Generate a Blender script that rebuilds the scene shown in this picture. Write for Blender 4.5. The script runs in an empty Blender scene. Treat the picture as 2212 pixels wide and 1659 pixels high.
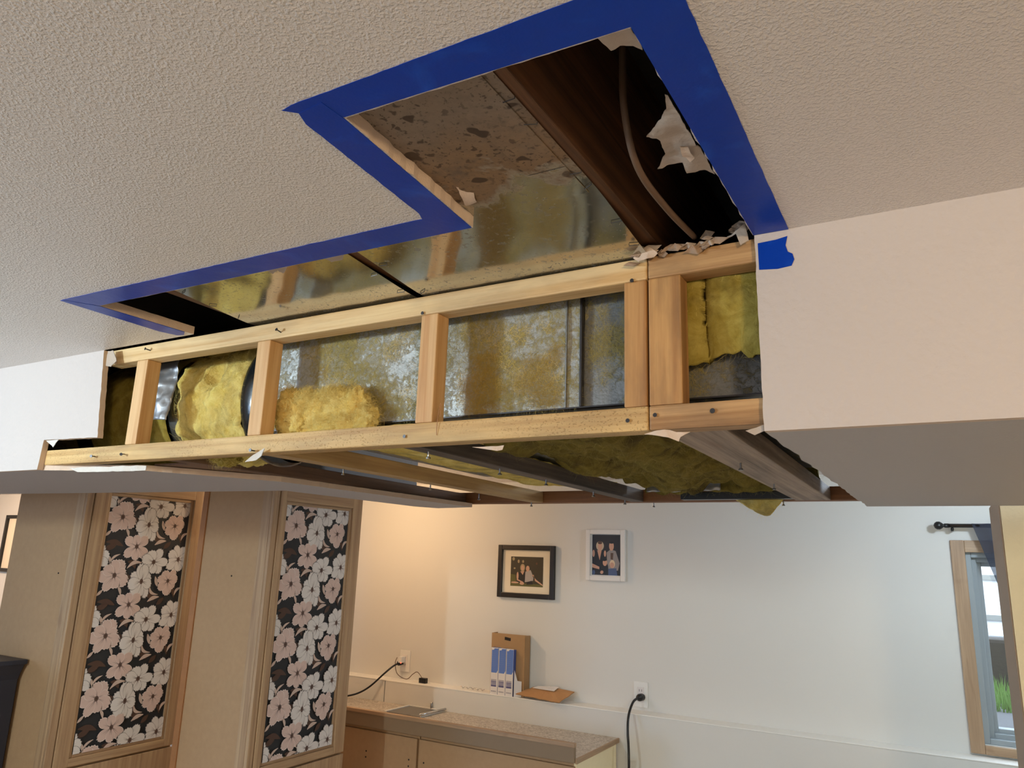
import bpy, bmesh, math, random
from mathutils import Vector, noise
random.seed(7)
sc = bpy.context.scene
COL = sc.collection
H0 = 1.70                      # camera height above the floor; all build heights below are relative to it

# ------------------------------------------------------------------ camera
F_PX, YAW, PITCH, ROLL = 1606.87, 0.52043, 0.23336, 0.03399
_cy, _sy, _cp, _sp = math.cos(YAW), math.sin(YAW), math.cos(PITCH), math.sin(PITCH)
FWD = Vector((-_sy*_cp, _cy*_cp, _sp))
_r0 = Vector((_cy, _sy, 0)); _u0 = _r0.cross(FWD)
RGT = _r0*math.cos(ROLL) + _u0*math.sin(ROLL)
UPV = -_r0*math.sin(ROLL) + _u0*math.cos(ROLL)
cam_d = bpy.data.cameras.new('camera'); cam_d.sensor_fit = 'HORIZONTAL'; cam_d.sensor_width = 36.0
cam_d.lens = 36.0*F_PX/2212.0; cam_d.clip_start = 0.02; cam_d.clip_end = 100
cam = bpy.data.objects.new('camera', cam_d); COL.objects.link(cam)
from mathutils import Matrix
m3 = Matrix((RGT, UPV, -FWD)).transposed()
cam.matrix_world = Matrix.Translation((0, 0, H0)) @ m3.to_4x4()
sc.camera = cam
def _ray(px, py): return FWD + RGT*((px-1106)/F_PX) - UPV*((py-829.5)/F_PX)
def pY(px, py, Y): d = _ray(px, py); return d*(Y/d.y)
def pZ(px, py, Z): d = _ray(px, py); return d*(Z/d.z)
def pX(px, py, X): d = _ray(px, py); return d*(X/d.x)

# ------------------------------------------------------------------ world, lights, exposure
w = bpy.data.worlds.new('world'); sc.world = w; w.use_nodes = True
bg = w.node_tree.nodes['Background']; bg.inputs[0].default_value = (0.72, 0.86, 1.0, 1); bg.inputs[1].default_value = 4.5
vs = sc.view_settings; vs.view_transform = 'Standard'; vs.look = 'None'; vs.gamma = 1.0; vs.use_curve_mapping = False
vs.exposure = 0.12
sc.cycles.use_denoising = True
sc.cycles.max_bounces = 5; sc.cycles.diffuse_bounces = 3; sc.cycles.glossy_bounces = 3; sc.cycles.adaptive_threshold = 0.06
sc.cycles.sample_clamp_indirect = 6.0
def lamp(name, kind, loc, energy, color, size=0.1, rot=None, size_y=None):
    d = bpy.data.lights.new(name, kind); d.energy = energy; d.color = color
    if kind == 'AREA':
        d.size = size
        if size_y: d.shape = 'RECTANGLE'; d.size_y = size_y
    else: d.shadow_soft_size = size
    o = bpy.data.objects.new(name, d); COL.objects.link(o); o.location = (loc[0], loc[1], loc[2]+H0)
    if rot: o.rotation_euler = rot
    return o
LAMP_A = (-2.0, -0.25, 0.27); LAMP_B = (0.95, -0.95, 0.25); LAMP_C = (-2.775, 2.98, 0.33); FILL_LAMP_D = (-6.6, 2.7, 0.25); LAMP_E = (0.3, 2.75, 0.33)
lamp('ceiling_lamp_light', 'POINT', LAMP_A, 52, (0.80, 0.96, 1.0), 0.05)            #LA
lamp('room_lamp_light', 'POINT', LAMP_B, 68, (1.0, 0.73, 0.42), 0.12)               #LB
lamp('bar_lamp_light', 'POINT', LAMP_C, 13, (1.0, 0.68, 0.38), 0.05)                #LC
lamp('left_wall_fill_light', 'POINT', FILL_LAMP_D, 34, (1.0, 0.71, 0.47), 0.09)            #LD: lamp added to brighten the far left end of the back wall
lamp('bar_lamp_light', 'POINT', LAMP_E, 16.9, (0.68, 0.84, 1.0), 0.05)                  #LE
lamp('daylight_fill_rear', 'AREA', (-0.8, -3.52, -0.45), 12, (1.0, 1.0, 1.0), 3.2, (math.radians(90), 0, 0), 1.7)     #LF: soft fill behind the camera, given an added unseen door
lamp('cool_daylight_left', 'AREA', (-5.0, -3.52, -0.25), 62, (0.45, 0.66, 1.0), 1.4, (math.radians(90), 0, 0), 1.1)     #LG: cool area light from the left, given an added unseen window

# ------------------------------------------------------------------ mesh helpers (coordinates relative to the camera height)
def _link(name, bm, mats, parent=None, smooth=False, origin=None):
    vs_ = [v.co for v in bm.verts]
    if origin is None:
        lo = [min(v[i] for v in vs_) for i in range(3)]; hi = [max(v[i] for v in vs_) for i in range(3)]
        origin = Vector(((lo[0]+hi[0])/2, (lo[1]+hi[1])/2, lo[2]))
    else: origin = Vector(origin)
    for v in bm.verts: v.co -= origin
    me = bpy.data.meshes.new(name); bm.to_mesh(me); bm.free()
    if not isinstance(mats, (list, tuple)): mats = [mats]
    for m in mats: me.materials.append(m)
    if smooth:
        for p in me.polygons: p.use_smooth = True
    o = bpy.data.objects.new(name, me); COL.objects.link(o)
    wl = origin + Vector((0, 0, H0))
    if parent is not None:
        o.parent = parent; o.location = wl - world_loc(parent)
    else: o.location = wl
    o['_w'] = list(wl)
    return o
def world_loc(o): return Vector(o['_w'])
def empty(name, loc):
    o = bpy.data.objects.new(name, None); COL.objects.link(o); o.empty_display_size = 0.05
    wl = Vector(loc) + Vector((0, 0, H0)); o.location = wl; o['_w'] = list(wl)
    return o
def tag(o, label, cat, group=None, kind=None):
    o['label'] = label; o['category'] = cat
    if group: o['group'] = group
    if kind: o['kind'] = kind
    return o
def struct(o): o['kind'] = 'structure'; return o
def thing(name, loc, label, cat, group=None): return tag(empty(name, loc), label, cat, group)
def bm_box(bm, x0, x1, y0, y1, z0, z1, bev=0.0, mi=0, seg=2):
    vs_ = [bm.verts.new((x, y, z)) for x in (x0, x1) for y in (y0, y1) for z in (z0, z1)]
    idx = [(0,1,3,2), (4,6,7,5), (0,4,5,1), (2,3,7,6), (0,2,6,4), (1,5,7,3)]
    fs = [bm.faces.new([vs_[i] for i in f]) for f in idx]
    for f in fs: f.material_index = mi
    if bev > 0:
        es = list({e for f in fs for e in f.edges})
        bmesh.ops.bevel(bm, geom=es, offset=bev, segments=seg, affect='EDGES', profile=0.6)
def box(name, x0, x1, y0, y1, z0, z1, mat, parent=None, bev=0.0, seg=2):
    bm = bmesh.new(); bm_box(bm, min(x0,x1), max(x0,x1), min(y0,y1), max(y0,y1), min(z0,z1), max(z0,z1), bev, 0, seg)
    return _link(name, bm, mat, parent)
def bm_prism(bm, pts, d, mi_front=0, mi_side=0):
    """pts: list of 3D points (planar outline), d: extrusion vector"""
    d = Vector(d); a = [bm.verts.new(p) for p in pts]; b = [bm.verts.new(Vector(p)+d) for p in pts]
    f1 = bm.faces.new(a); f2 = bm.faces.new(b[::-1]); f1.material_index = mi_front; f2.material_index = mi_front
    n = len(pts)
    for i in range(n):
        f = bm.faces.new((a[i], b[i], b[(i+1) % n], a[(i+1) % n])); f.material_index = mi_side
def prism(name, pts, d, mats, parent=None, side=0):
    bm = bmesh.new(); bm_prism(bm, pts, d, 0, side); bmesh.ops.recalc_face_normals(bm, faces=bm.faces[:])
    bmesh.ops.triangulate(bm, faces=[f for f in bm.faces if len(f.verts) > 4])
    return _link(name, bm, mats, parent)
def jag(p, q, n, amp, axis):
    """points from p (inclusive) to q (exclusive) with a ragged offset along axis"""
    p, q, axis = Vector(p), Vector(q), Vector(axis); out = []
    for i in range(n):
        t = i/n; a = amp*(noise.noise((p+(q-p)*t)*60)*1.2 + random.uniform(-.35, .35)) if 0 < i else 0
        out.append(p+(q-p)*t+axis*a)
    return out
def bm_tube(bm, pts, r, n=10, mi=0, caps=True):
    pts = [Vector(p) for p in pts]; rings = []
    for i, p in enumerate(pts):
        t = (pts[min(i+1, len(pts)-1)] - pts[max(i-1, 0)]).normalized()
        a = t.cross(Vector((0.13, 0.27, 0.95))).normalized(); b = t.cross(a)
        rr = r[i] if isinstance(r, (list, tuple)) else r
        rings.append([bm.verts.new(p + a*rr*math.cos(2*math.pi*k/n) + b*rr*math.sin(2*math.pi*k/n)) for k in range(n)])
    for i in range(len(rings)-1):
        for k in range(n):
            f = bm.faces.new((rings[i][k], rings[i][(k+1) % n], rings[i+1][(k+1) % n], rings[i+1][k])); f.material_index = mi
    if caps:
        f = bm.faces.new(rings[0][::-1]); f.material_index = mi; f = bm.faces.new(rings[-1]); f.material_index = mi
def tube(name, pts, r, mat, parent=None, n=10):
    bm = bmesh.new(); bm_tube(bm, pts, r, n); bmesh.ops.recalc_face_normals(bm, faces=bm.faces[:]); return _link(name, bm, mat, parent, True)
def smooth_path(pts, k=8):
    pts = [Vector(p) for p in pts]; out = []
    P = [pts[0]]+pts+[pts[-1]]
    for i in range(1, len(P)-2):
        for j in range(k):
            t = j/k; a, b, c, d = P[i-1], P[i], P[i+1], P[i+2]
            out.append(0.5*((2*b)+(c-a)*t+(2*a-5*b+4*c-d)*t*t+(3*b-a-3*c+d)*t*t*t))
    out.append(pts[-1]); return out
def grid(name, fn, nu, nv, mat, parent=None, thick=0.0, smooth=True, closed_u=False):
    """fn(u,v)->point, u,v in 0..1"""
    bm = bmesh.new(); V = [[bm.verts.new(fn(i/nu, j/nv)) for j in range(nv+1)] for i in range(nu if closed_u else nu+1)]
    n = len(V)
    for i in range(nu):
        for j in range(nv): bm.faces.new((V[i % n][j], V[(i+1) % n][j], V[(i+1) % n][j+1], V[i % n][j+1]))
    bmesh.ops.recalc_face_normals(bm, faces=bm.faces[:])
    if thick:
        bmesh.ops.solidify(bm, geom=bm.faces[:], thickness=thick)
    return _link(name, bm, mat, parent, smooth)
def fbm(p, s, o=4): return noise.fractal(Vector(p)*s, 0.9, 2.0, o)

# ------------------------------------------------------------------ materials
def lin(r, g, b):
    f = lambda c: ((c/255.0+0.055)/1.055)**2.4 if c/255.0 > 0.04045 else c/255.0/12.92
    return (f(r), f(g), f(b), 1)
class NT:
    def __init__(s, name):
        s.mat = bpy.data.materials.new(name); s.mat.use_nodes = True; s.nt = s.mat.node_tree
        s.b = s.nt.nodes['Principled BSDF']
    def n(s, t, **kw):
        nd = s.nt.nodes.new(t)
        for k, v in kw.items():
            if k.startswith('_'): setattr(nd, k[1:], v)
            else:
                key = k.replace('__', ' ')
                inp = nd.inputs[int(key[1:])] if key[0] == 'i' and key[1:].isdigit() else nd.inputs[key]
                if hasattr(v, 'is_output') or hasattr(v, 'links'): s.nt.links.new(v, inp)
                else: inp.default_value = v
        return nd
    def set(s, name, v):
        inp = s.b.inputs[name]
        if hasattr(v, 'links'): s.nt.links.new(v, inp)
        else: inp.default_value = v
    def coord(s, scale=(1, 1, 1), rand=True, out='Object'):
        tc = s.n('ShaderNodeTexCoord'); src = tc.outputs[out]
        if rand:
            oi = s.n('ShaderNodeObjectInfo'); mul = s.n('ShaderNodeMath', _operation='MULTIPLY', i0=oi.outputs['Random'], i1=37.0)
            ad = s.n('ShaderNodeVectorMath', _operation='ADD', i0=src); s.nt.links.new(mul.outputs[0], ad.inputs[1]); src = ad.outputs[0]
        mp = s.n('ShaderNodeMapping', Vector=src); mp.inputs['Scale'].default_value = scale
        return mp.outputs[0]
    def wpos(s):
        return s.n('ShaderNodeNewGeometry').outputs['Position']
    def noise(s, vec, scale, detail=4, rough=0.55, dist=0.0):
        return s.n('ShaderNodeTexNoise', Vector=vec, Scale=scale, Detail=detail, Roughness=rough, Distortion=dist).outputs[0]
    def ramp(s, fac, stops):
        r = s.n('ShaderNodeValToRGB', Fac=fac); e = r.color_ramp.elements
        while len(e) < len(stops): e.new(0.5)
        for i, (p, c) in enumerate(stops):
            e[i].position = p; e[i].color = c if isinstance(c, tuple) and len(c) == 4 else ((c, c, c, 1) if not isinstance(c, tuple) else c+(1,))
        return r.outputs[0]
    def mix(s, fac, a, b, mode='MIX'):
        m = s.n('ShaderNodeMix', _data_type='RGBA', _blend_type=mode)
        for i, v in ((0, fac), (6, a), (7, b)):
            if hasattr(v, 'links'): s.nt.links.new(v, m.inputs[i])
            else: m.inputs[i].default_value = v
        return m.outputs[2]
    def math(s, op, a, b=0.0, clamp=False):
        m = s.n('ShaderNodeMath', _operation=op); m.use_clamp = clamp
        for i, v in ((0, a), (1, b)):
            if hasattr(v, 'links'): s.nt.links.new(v, m.inputs[i])
            else: m.inputs[i].default_value = v
        return m.outputs[0]
    def sep(s, vec):
        return s.n('ShaderNodeSeparateXYZ', Vector=vec).outputs
    def bump(s, h, strength, dist=0.002):
        b = s.n('ShaderNodeBump', Height=h, Strength=strength, Distance=dist); s.set('Normal', b.outputs[0])
def plain(name, col, rough=0.6, metal=0.0, spec=0.5, bump=0.0, bscale=200.0, var=0.0):
    t = NT(name); t.set('Base Color', col); t.set('Roughness', rough); t.set('Metallic', metal); t.b.inputs['Specular IOR Level'].default_value = spec
    if bump or var:
        c = t.coord(); nz = t.noise(c, bscale, 4)
        if bump: t.bump(nz, bump, 0.002)
        if var:
            nv = t.noise(c, bscale*0.15, 4); t.set('Base Color', t.mix(t.math('MULTIPLY', nv, var), col, (col[0]*.55, col[1]*.5, col[2]*.45, 1)))
    return t.mat
def paint(name, col, bscale, bstr, rough=0.5, thr=None, dist=0.003):
    t = NT(name); c = t.wpos(); n1 = t.noise(c, bscale, 1.5 if thr else 3, 0.45, 0.0); n2 = t.noise(c, bscale*0.3, 3)
    h = t.ramp(n1, [(0.46, 0.0), (0.66, 1.0)]) if thr else n1
    if thr: h = t.math('ADD', h, t.math('MULTIPLY', t.ramp(t.noise(c, bscale*1.9, 1.5, 0.4), [(0.5, 0.0), (0.7, 1.0)]), 0.45))
    h2 = t.math('ADD', h, t.math('MULTIPLY', n2, 0.5)); t.bump(h2, bstr, dist)
    lv = t.noise(c, 2.3, 3); t.set('Base Color', t.mix(t.math('MULTIPLY', lv, 0.25), col, (col[0]*.9, col[1]*.87, col[2]*.84, 1)))
    t.set('Roughness', rough); return t.mat
def wood(name, c1, c2, axis, stain=0.0, dark=lin(70, 62, 58), rough=0.62, knots=0.3, gs=52.0, dimple=False):
    t = NT(name); s = [gs, gs, gs]; s[axis] = gs*0.03
    c = t.coord(tuple(s)); g = t.noise(c, 1.0, 8, 0.66, 0.35)
    col = t.mix(t.ramp(g, [(0.36, 0.0), (0.66, 1.0)]), c1, c2)
    fine = t.noise(c, 5.0, 3); col = t.mix(t.math('MULTIPLY', t.ramp(fine, [(0.45, 0.0), (0.75, 1.0)]), 0.35), col, c1)
    s2 = [14, 14, 14]; s2[axis] = 4.0
    kn = t.noise(t.coord(tuple(s2)), 1.0, 2, 0.4, 0.8)
    col = t.mix(t.math('MULTIPLY', t.ramp(kn, [(0.66, 0.0), (0.74, 1.0)]), knots), col, lin(110, 66, 34))
    if stain:
        s3 = [11, 11, 11]; s3[axis] = 3.0
        st = t.noise(t.coord(tuple(s3)), 1.0, 5, 0.6); col = t.mix(t.math('MULTIPLY', t.ramp(st, [(0.50, 0.0), (0.68, 1.0)]), stain), col, dark)
    hgt = g
    if dimple:
        dm = t.ramp(t.noise(t.coord((260, 260, 420)), 1.0, 1, 0.3, 0.2), [(0.62, 0.0), (0.70, 1.0)])
        zone = t.ramp(t.noise(t.coord((5, 5, 5)), 1.0, 2), [(0.42, 0.0), (0.55, 1.0)]); dm = t.math('MULTIPLY', dm, zone)
        col = t.mix(t.math('MULTIPLY', dm, 0.30), col, lin(120, 88, 50)); hgt = t.math('SUBTRACT', g, t.math('MULTIPLY', dm, 1.5))
    t.set('Base Color', col); t.set('Roughness', rough); t.bump(hgt, 0.5, 0.0012)
    return t.mat

MAT = {}
MAT['ceiling'] = paint('ceiling_knockdown_paint', lin(226, 217, 211), 290.0, 0.58, 0.27, True, 0.0012)
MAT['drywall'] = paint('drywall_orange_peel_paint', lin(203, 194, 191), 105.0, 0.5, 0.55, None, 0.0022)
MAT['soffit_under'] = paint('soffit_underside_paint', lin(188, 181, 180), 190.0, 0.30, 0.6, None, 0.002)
MAT['wall'] = paint('wall_smooth_paint', lin(226, 224, 218), 90.0, 0.06, 0.6)
MAT['gypsum'] = plain('cut_gypsum', lin(224, 202, 184), 0.9, bump=0.4, bscale=400, var=0.25)
MAT['paper'] = plain('torn_paper', lin(196, 180, 166), 0.85, bump=0.5, bscale=160, var=0.5)
MAT['paper_tan'] = plain('torn_paper_backing', lin(176, 150, 128), 0.9, bump=0.6, bscale=200, var=0.6)
MAT['paper_white'] = plain('torn_paper_white', lin(222, 216, 210), 0.8, bump=0.5, bscale=160, var=0.35)
def tape_mat():
    t = NT('blue_painters_tape'); c = t.wpos(); n1 = t.noise(c, 16, 4, 0.55, 0.4); n2 = t.noise(c, 260, 2)
    t.set('Base Color', t.mix(t.ramp(n1, [(0.55, 0.0), (0.85, 1.0)]), lin(2, 58, 168), lin(22, 88, 205)))
    t.set('Roughness', 0.36); t.b.inputs['Specular IOR Level'].default_value = 0.28; t.bump(t.math('ADD', n1, t.math('MULTIPLY', n2, 0.12)), 0.22, 0.006); return t.mat
MAT['tape'] = tape_mat()
PALE, TAN = lin(236, 208, 158), lin(206, 164, 108)
MAT['pine_x'] = wood('pine_along_x', PALE, TAN, 0, 0.38, dark=lin(120, 104, 90))
MAT['pine_xd'] = wood('incised_pine_along_x', lin(222, 188, 130), lin(186, 142, 84), 0, 0.3, dimple=True)
MAT['pine_z'] = wood('pine_along_z', lin(226, 188, 138), lin(200, 150, 98), 2, 0.12)
MAT['pine_rx'] = wood('stained_pine_along_x', lin(200, 160, 112), lin(148, 106, 64), 0, 0.65, dark=lin(92, 76, 62))
MAT['pine_rz'] = wood('stained_pine_along_z', lin(202, 156, 100), lin(168, 118, 68), 2, 0.55, dark=lin(92, 72, 56), knots=0.7)
MAT['pine_y'] = wood('pine_along_y', lin(196, 164, 116), lin(156, 122, 80), 1, 0.3)
MAT['grey_y'] = wood('weathered_grey_wood', lin(176, 154, 134), lin(94, 80, 70), 1, 0.4, dark=lin(60, 54, 50))
MAT['dark_y'] = wood('dark_weathered_wood', lin(112, 98, 90), lin(44, 38, 36), 1, 0.5, dark=lin(34, 30, 30))
MAT['brown_x'] = wood('brown_framing_along_x', lin(150, 100, 58), lin(104, 66, 36), 0, 0.3)
MAT['brown_y'] = wood('brown_board_along_y', lin(128, 96, 72), lin(92, 66, 48), 1, 0.3)
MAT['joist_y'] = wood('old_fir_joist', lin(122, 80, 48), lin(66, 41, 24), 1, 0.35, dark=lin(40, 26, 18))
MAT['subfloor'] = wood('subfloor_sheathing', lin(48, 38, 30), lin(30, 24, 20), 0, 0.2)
def sheet_mat(rust):
    t = NT('rusty_galvanized_sheet' if rust else 'galvanized_sheet'); c = t.wpos(); sx = t.sep(c)
    big = t.noise(c, 9.0, 5, 0.6, 0.4); spots = t.noise(c, 95.0 if rust else 170.0, 2, 0.5, 0.3); sp2 = t.noise(c, 240.0 if rust else 330.0, 2, 0.5); sm = t.ramp(t.noise(c, 14.0, 3), [(0.38, 0.25), (0.60, 1.0)])
    # rust grows towards the near end of the panel, dark mildew freckles along the far edge by the plate
    ramp_y = t.n('ShaderNodeMapRange', Value=sx[1], i1=0.60, i2=0.80, i3=1.0, i4=0.0).outputs[0]
    edge = t.n('ShaderNodeMapRange', Value=sx[1], i1=0.86, i2=0.97, i3=0.0, i4=1.0).outputs[0]
    base = t.mix(big, lin(168, 168, 156), lin(206, 202, 190))
    cl = t.ramp(t.math('ADD', ramp_y, t.math('MULTIPLY', t.math('SUBTRACT', big, 0.5), 1.8)), [(0.40, 0.0), (0.62, 1.0)])
    mid = t.n('ShaderNodeMapRange', Value=sx[1], i1=0.56, i2=0.68, i3=0.0, i4=1.0).outputs[0]
    mid = t.math('ADD', mid, t.math('MULTIPLY', t.math('SUBTRACT', t.noise(c, 11, 5, 0.65), 0.5), 1.6), True)
    fine_r = t.noise(c, 70, 6, 0.7)
    rustc = t.mix(mid, t.mix(fine_r, lin(80, 60, 46), lin(152, 126, 102)), t.mix(fine_r, lin(76, 46, 22), lin(158, 114, 60)))
    rustc = t.mix(t.ramp(t.noise(c, 16, 5, 0.65), [(0.55, 0.0), (0.68, 0.85)]), rustc, lin(78, 52, 32))
    if not rust: cl = t.math('MULTIPLY', cl, 0.0)
    col = t.mix(t.math('MULTIPLY', cl, 0.85), base, rustc)
    dots = t.math('ADD', t.ramp(spots, [(0.60, 0.0), (0.65, 1.0)]), t.ramp(sp2, [(0.62, 0.0), (0.67, 1.0)]), True)
    amt = t.math('ADD', t.math('MULTIPLY', cl, 0.7), t.math('MULTIPLY', edge, 0.75 if rust else 0.55), True)
    amt = t.math('MULTIPLY', t.math('MAXIMUM', amt, 0.25), sm)
    d = t.math('MULTIPLY', dots, amt)
    if rust:
        blot = t.ramp(t.noise(c, 34.0, 1, 0.3), [(0.665, 0.0), (0.685, 1.0)])
        d = t.math('MAXIMUM', d, t.math('MULTIPLY', blot, t.math('MULTIPLY', cl, 0.8)))
    col = t.mix(d, col, lin(52, 34, 24)); t.set('Base Color', col)
    t.set('Metallic', t.math('SUBTRACT', 0.92, t.math('MAXIMUM', d, t.math('MULTIPLY', cl, 0.85)), True))
    t.set('Roughness', t.math('ADD', 0.12, t.math('MAXIMUM', t.math('MULTIPLY', cl, 0.6), t.math('MULTIPLY', d, 0.5))))
    t.bump(t.noise(c, 7.0, 2), 0.05, 0.01); return t.mat
MAT['sheet_r'] = sheet_mat(True); MAT['sheet_l'] = sheet_mat(False)
def duct_mat(cover, name, m1=lin(120, 124, 124), m2=lin(214, 216, 214)):
    t = NT(name); c = t.wpos(); a = t.noise(c, 6.5, 7, 0.72, 0.2); f = t.noise(c, 95.0, 5, 0.75, 0.6); g = t.noise(c, 170, 5, 0.7)
    m = t.math('ADD', a, t.math('MULTIPLY', t.math('SUBTRACT', f, 0.5), 0.75))
    k = t.ramp(m, [(cover-.02, 0.0), (cover+0.16, 1.0)])
    yel = t.mix(f, lin(98, 86, 46), lin(198, 184, 122)); yel = t.mix(t.ramp(t.noise(c, 13, 4), [(0.56, 0.0), (0.72, 0.55)]), yel, lin(142, 104, 46))
    met = t.mix(g, m1, m2)
    t.set('Base Color', t.mix(k, met, yel)); t.set('Metallic', t.math('MULTIPLY', t.math('SUBTRACT', 1.0, k), 0.35))
    t.set('Roughness', t.math('ADD', 0.38, t.math('MULTIPLY', k, 0.5))); t.bump(t.math('ADD', t.math('MULTIPLY', f, k), t.math('MULTIPLY', g, 0.3)), 0.7, 0.003)
    return t.mat
MAT['duct_a'] = duct_mat(0.455, 'duct_metal_with_fibre_residue'); MAT['duct_b'] = duct_mat(0.43, 'duct_metal_mostly_fibre_covered')
MAT['duct_c'] = duct_mat(0.57, 'duct_metal_grey', lin(84, 86, 88), lin(158, 160, 160))
def ins_mat(name, c1, c2, c3):
    t = NT(name); c = t.wpos(); a = t.noise(c, 30, 8, 0.68, 0.7); b = t.noise(c, 9, 4, 0.6, 0.8); f = t.noise(c, 150, 6, 0.75, 0.6)
    col = t.mix(t.ramp(a, [(0.3, 0.0), (0.7, 1.0)]), c1, c2); col = t.mix(t.ramp(b, [(0.52, 0.0), (0.66, 0.7)]), col, c3)
    t.set('Base Color', col); t.set('Roughness', 0.95); t.b.inputs['Specular IOR Level'].default_value = 0.1
    t.bump(t.math('ADD', a, t.math('MULTIPLY', f, 0.45)), 0.8, 0.006); return t.mat
MAT['ins'] = ins_mat('yellow_fibreglass', lin(214, 184, 84), lin(248, 230, 150), lin(168, 146, 92))
MAT['ins_lit'] = ins_mat('lamplit_yellow_fibreglass', lin(244, 206, 92), lin(255, 240, 168), lin(240, 190, 90))  # lamplight on the clump is put into this lighter yellow
MAT['ins_olive'] = ins_mat('olive_fibreglass', lin(150, 130, 52), lin(190, 172, 92), lin(104, 88, 42))
MAT['ins_shaded'] = ins_mat('shaded_dark_fibreglass', lin(104, 90, 38), lin(146, 130, 66), lin(66, 56, 32))  # shade inside the soffit is put into this darker yellow
MAT['fiber'] = plain('glass_fibre_strands', lin(240, 214, 130), 0.8)
MAT['fiber_gold'] = plain('golden_fibre_strands', lin(186, 156, 76), 0.8)
MAT['fiber_olive'] = plain('dusty_fibre_strands', lin(176, 160, 92), 0.8)
MAT['black'] = plain('black_plastic', lin(22, 22, 24), 0.35)
MAT['black_gloss'] = plain('black_poly_wrap', lin(30, 32, 34), 0.22, bump=0.3, bscale=40)
MAT['silver'] = plain('silver_duct_tape', lin(170, 172, 178), 0.35, 0.6, bump=0.35, bscale=50)
MAT['steel'] = plain('steel', lin(150, 150, 150), 0.32, 1.0)
MAT['chrome'] = plain('bright_metal', lin(220, 220, 220), 0.15, 1.0)
MAT['nail'] = plain('dark_nail_steel', lin(70, 68, 70), 0.4, 0.7)
MAT['cable'] = plain('brown_cable_sheath', lin(104, 80, 62), 0.6)
MAT['mdf'] = plain('particleboard', lin(190, 156, 118), 0.75, bump=0.25, bscale=300, var=0.35)
MAT['mdf_light'] = plain('pale_particleboard', lin(255, 240, 198), 0.75, bump=0.6, bscale=130, var=0.2)
MAT['apron'] = plain('grey_brown_fascia', lin(146, 124, 98), 0.6, var=0.2)
MAT['orange_wood'] = plain('orange_brown_filler_strip', lin(176, 124, 80), 0.6, var=0.4)
MAT['stile'] = wood('cabinet_hickory_along_z', lin(196, 166, 130), lin(160, 128, 98), 2, 0.0, knots=0.25, rough=0.5)
MAT['rail'] = wood('cabinet_hickory_along_y', lin(196, 166, 130), lin(160, 128, 98), 1, 0.0, knots=0.25, rough=0.5)
MAT['casing_z'] = wood('window_casing_along_z', lin(186, 156, 124), lin(152, 122, 94), 2, 0.0, knots=0.3, rough=0.5)
MAT['casing_x'] = wood('window_casing_along_x', lin(186, 156, 124), lin(152, 122, 94), 0, 0.0, knots=0.4, rough=0.5)
MAT['strip_brown'] = plain('brown_cabinet_frame', lin(158, 138, 118), 0.6)
MAT['navy'] = plain('dark_navy_paint', lin(44, 46, 58), 0.45)
MAT['floor'] = plain('grey_carpet', lin(190, 186, 182), 0.95, bump=0.5, bscale=300)
def counter_mat():
    t = NT('speckled_laminate_counter'); c = t.wpos(); a = t.noise(c, 55, 5, 0.7, 1.5)
    t.set('Base Color', t.ramp(a, [(0.30, lin(112, 100, 88)), (0.48, lin(186, 174, 158)), (0.62, lin(220, 212, 200)), (0.75, lin(152, 140, 124))])); t.set('Roughness', 0.35); return t.mat
MAT['counter'] = counter_mat()
MAT['white'] = plain('white_plastic', lin(236, 234, 228), 0.4)
MAT['vinyl'] = plain('shade_greyed_vinyl_sash', lin(158, 166, 170), 0.4)  # white vinyl greyed: its backlit shade is put into the colour
MAT['kraft'] = plain('kraft_cardboard', lin(178, 142, 100), 0.8, bump=0.1, bscale=300, var=0.2)
MAT['kraft_env'] = plain('kraft_envelope_paper', lin(190, 142, 94), 0.8, var=0.15)
MAT['boxblue'] = plain('blue_print', lin(96, 128, 200), 0.5)
MAT['boxblue_dark'] = plain('blue_carton_side', lin(66, 92, 168), 0.45)
MAT['boxwhite'] = plain('white_carton', lin(232, 226, 222), 0.5)
MAT['boxnavy'] = plain('navy_print', lin(74, 74, 126), 0.5)
MAT['boxgrey'] = plain('grey_print', lin(150, 146, 156), 0.5)
MAT['ink'] = plain('black_ink', lin(20, 16, 14), 0.7)
def glass_mat():
    t = NT('window_glass'); nt = t.nt; tr = nt.nodes.new('ShaderNodeBsdfTransparent'); gl = nt.nodes.new('ShaderNodeBsdfGlossy'); gl.inputs['Roughness'].default_value = 0.02
    mx = nt.nodes.new('ShaderNodeMixShader'); mx.inputs[0].default_value = 0.06; nt.links.new(tr.outputs[0], mx.inputs[1]); nt.links.new(gl.outputs[0], mx.inputs[2])
    nt.links.new(mx.outputs[0], nt.nodes['Material Output'].inputs[0]); return t.mat
MAT['glass'] = glass_mat()
def curtain_mat():
    t = NT('dark_sheer_fabric'); nt = t.nt; tr = nt.nodes.new('ShaderNodeBsdfTransparent'); t.set('Base Color', lin(66, 70, 84)); t.set('Roughness', 0.9)
    mx = nt.nodes.new('ShaderNodeMixShader'); mx.inputs[0].default_value = 0.62; nt.links.new(tr.outputs[0], mx.inputs[1]); nt.links.new(t.b.outputs[0], mx.inputs[2])
    nt.links.new(mx.outputs[0], nt.nodes['Material Output'].inputs[0]); return t.mat
MAT['sheer'] = curtain_mat()

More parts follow.
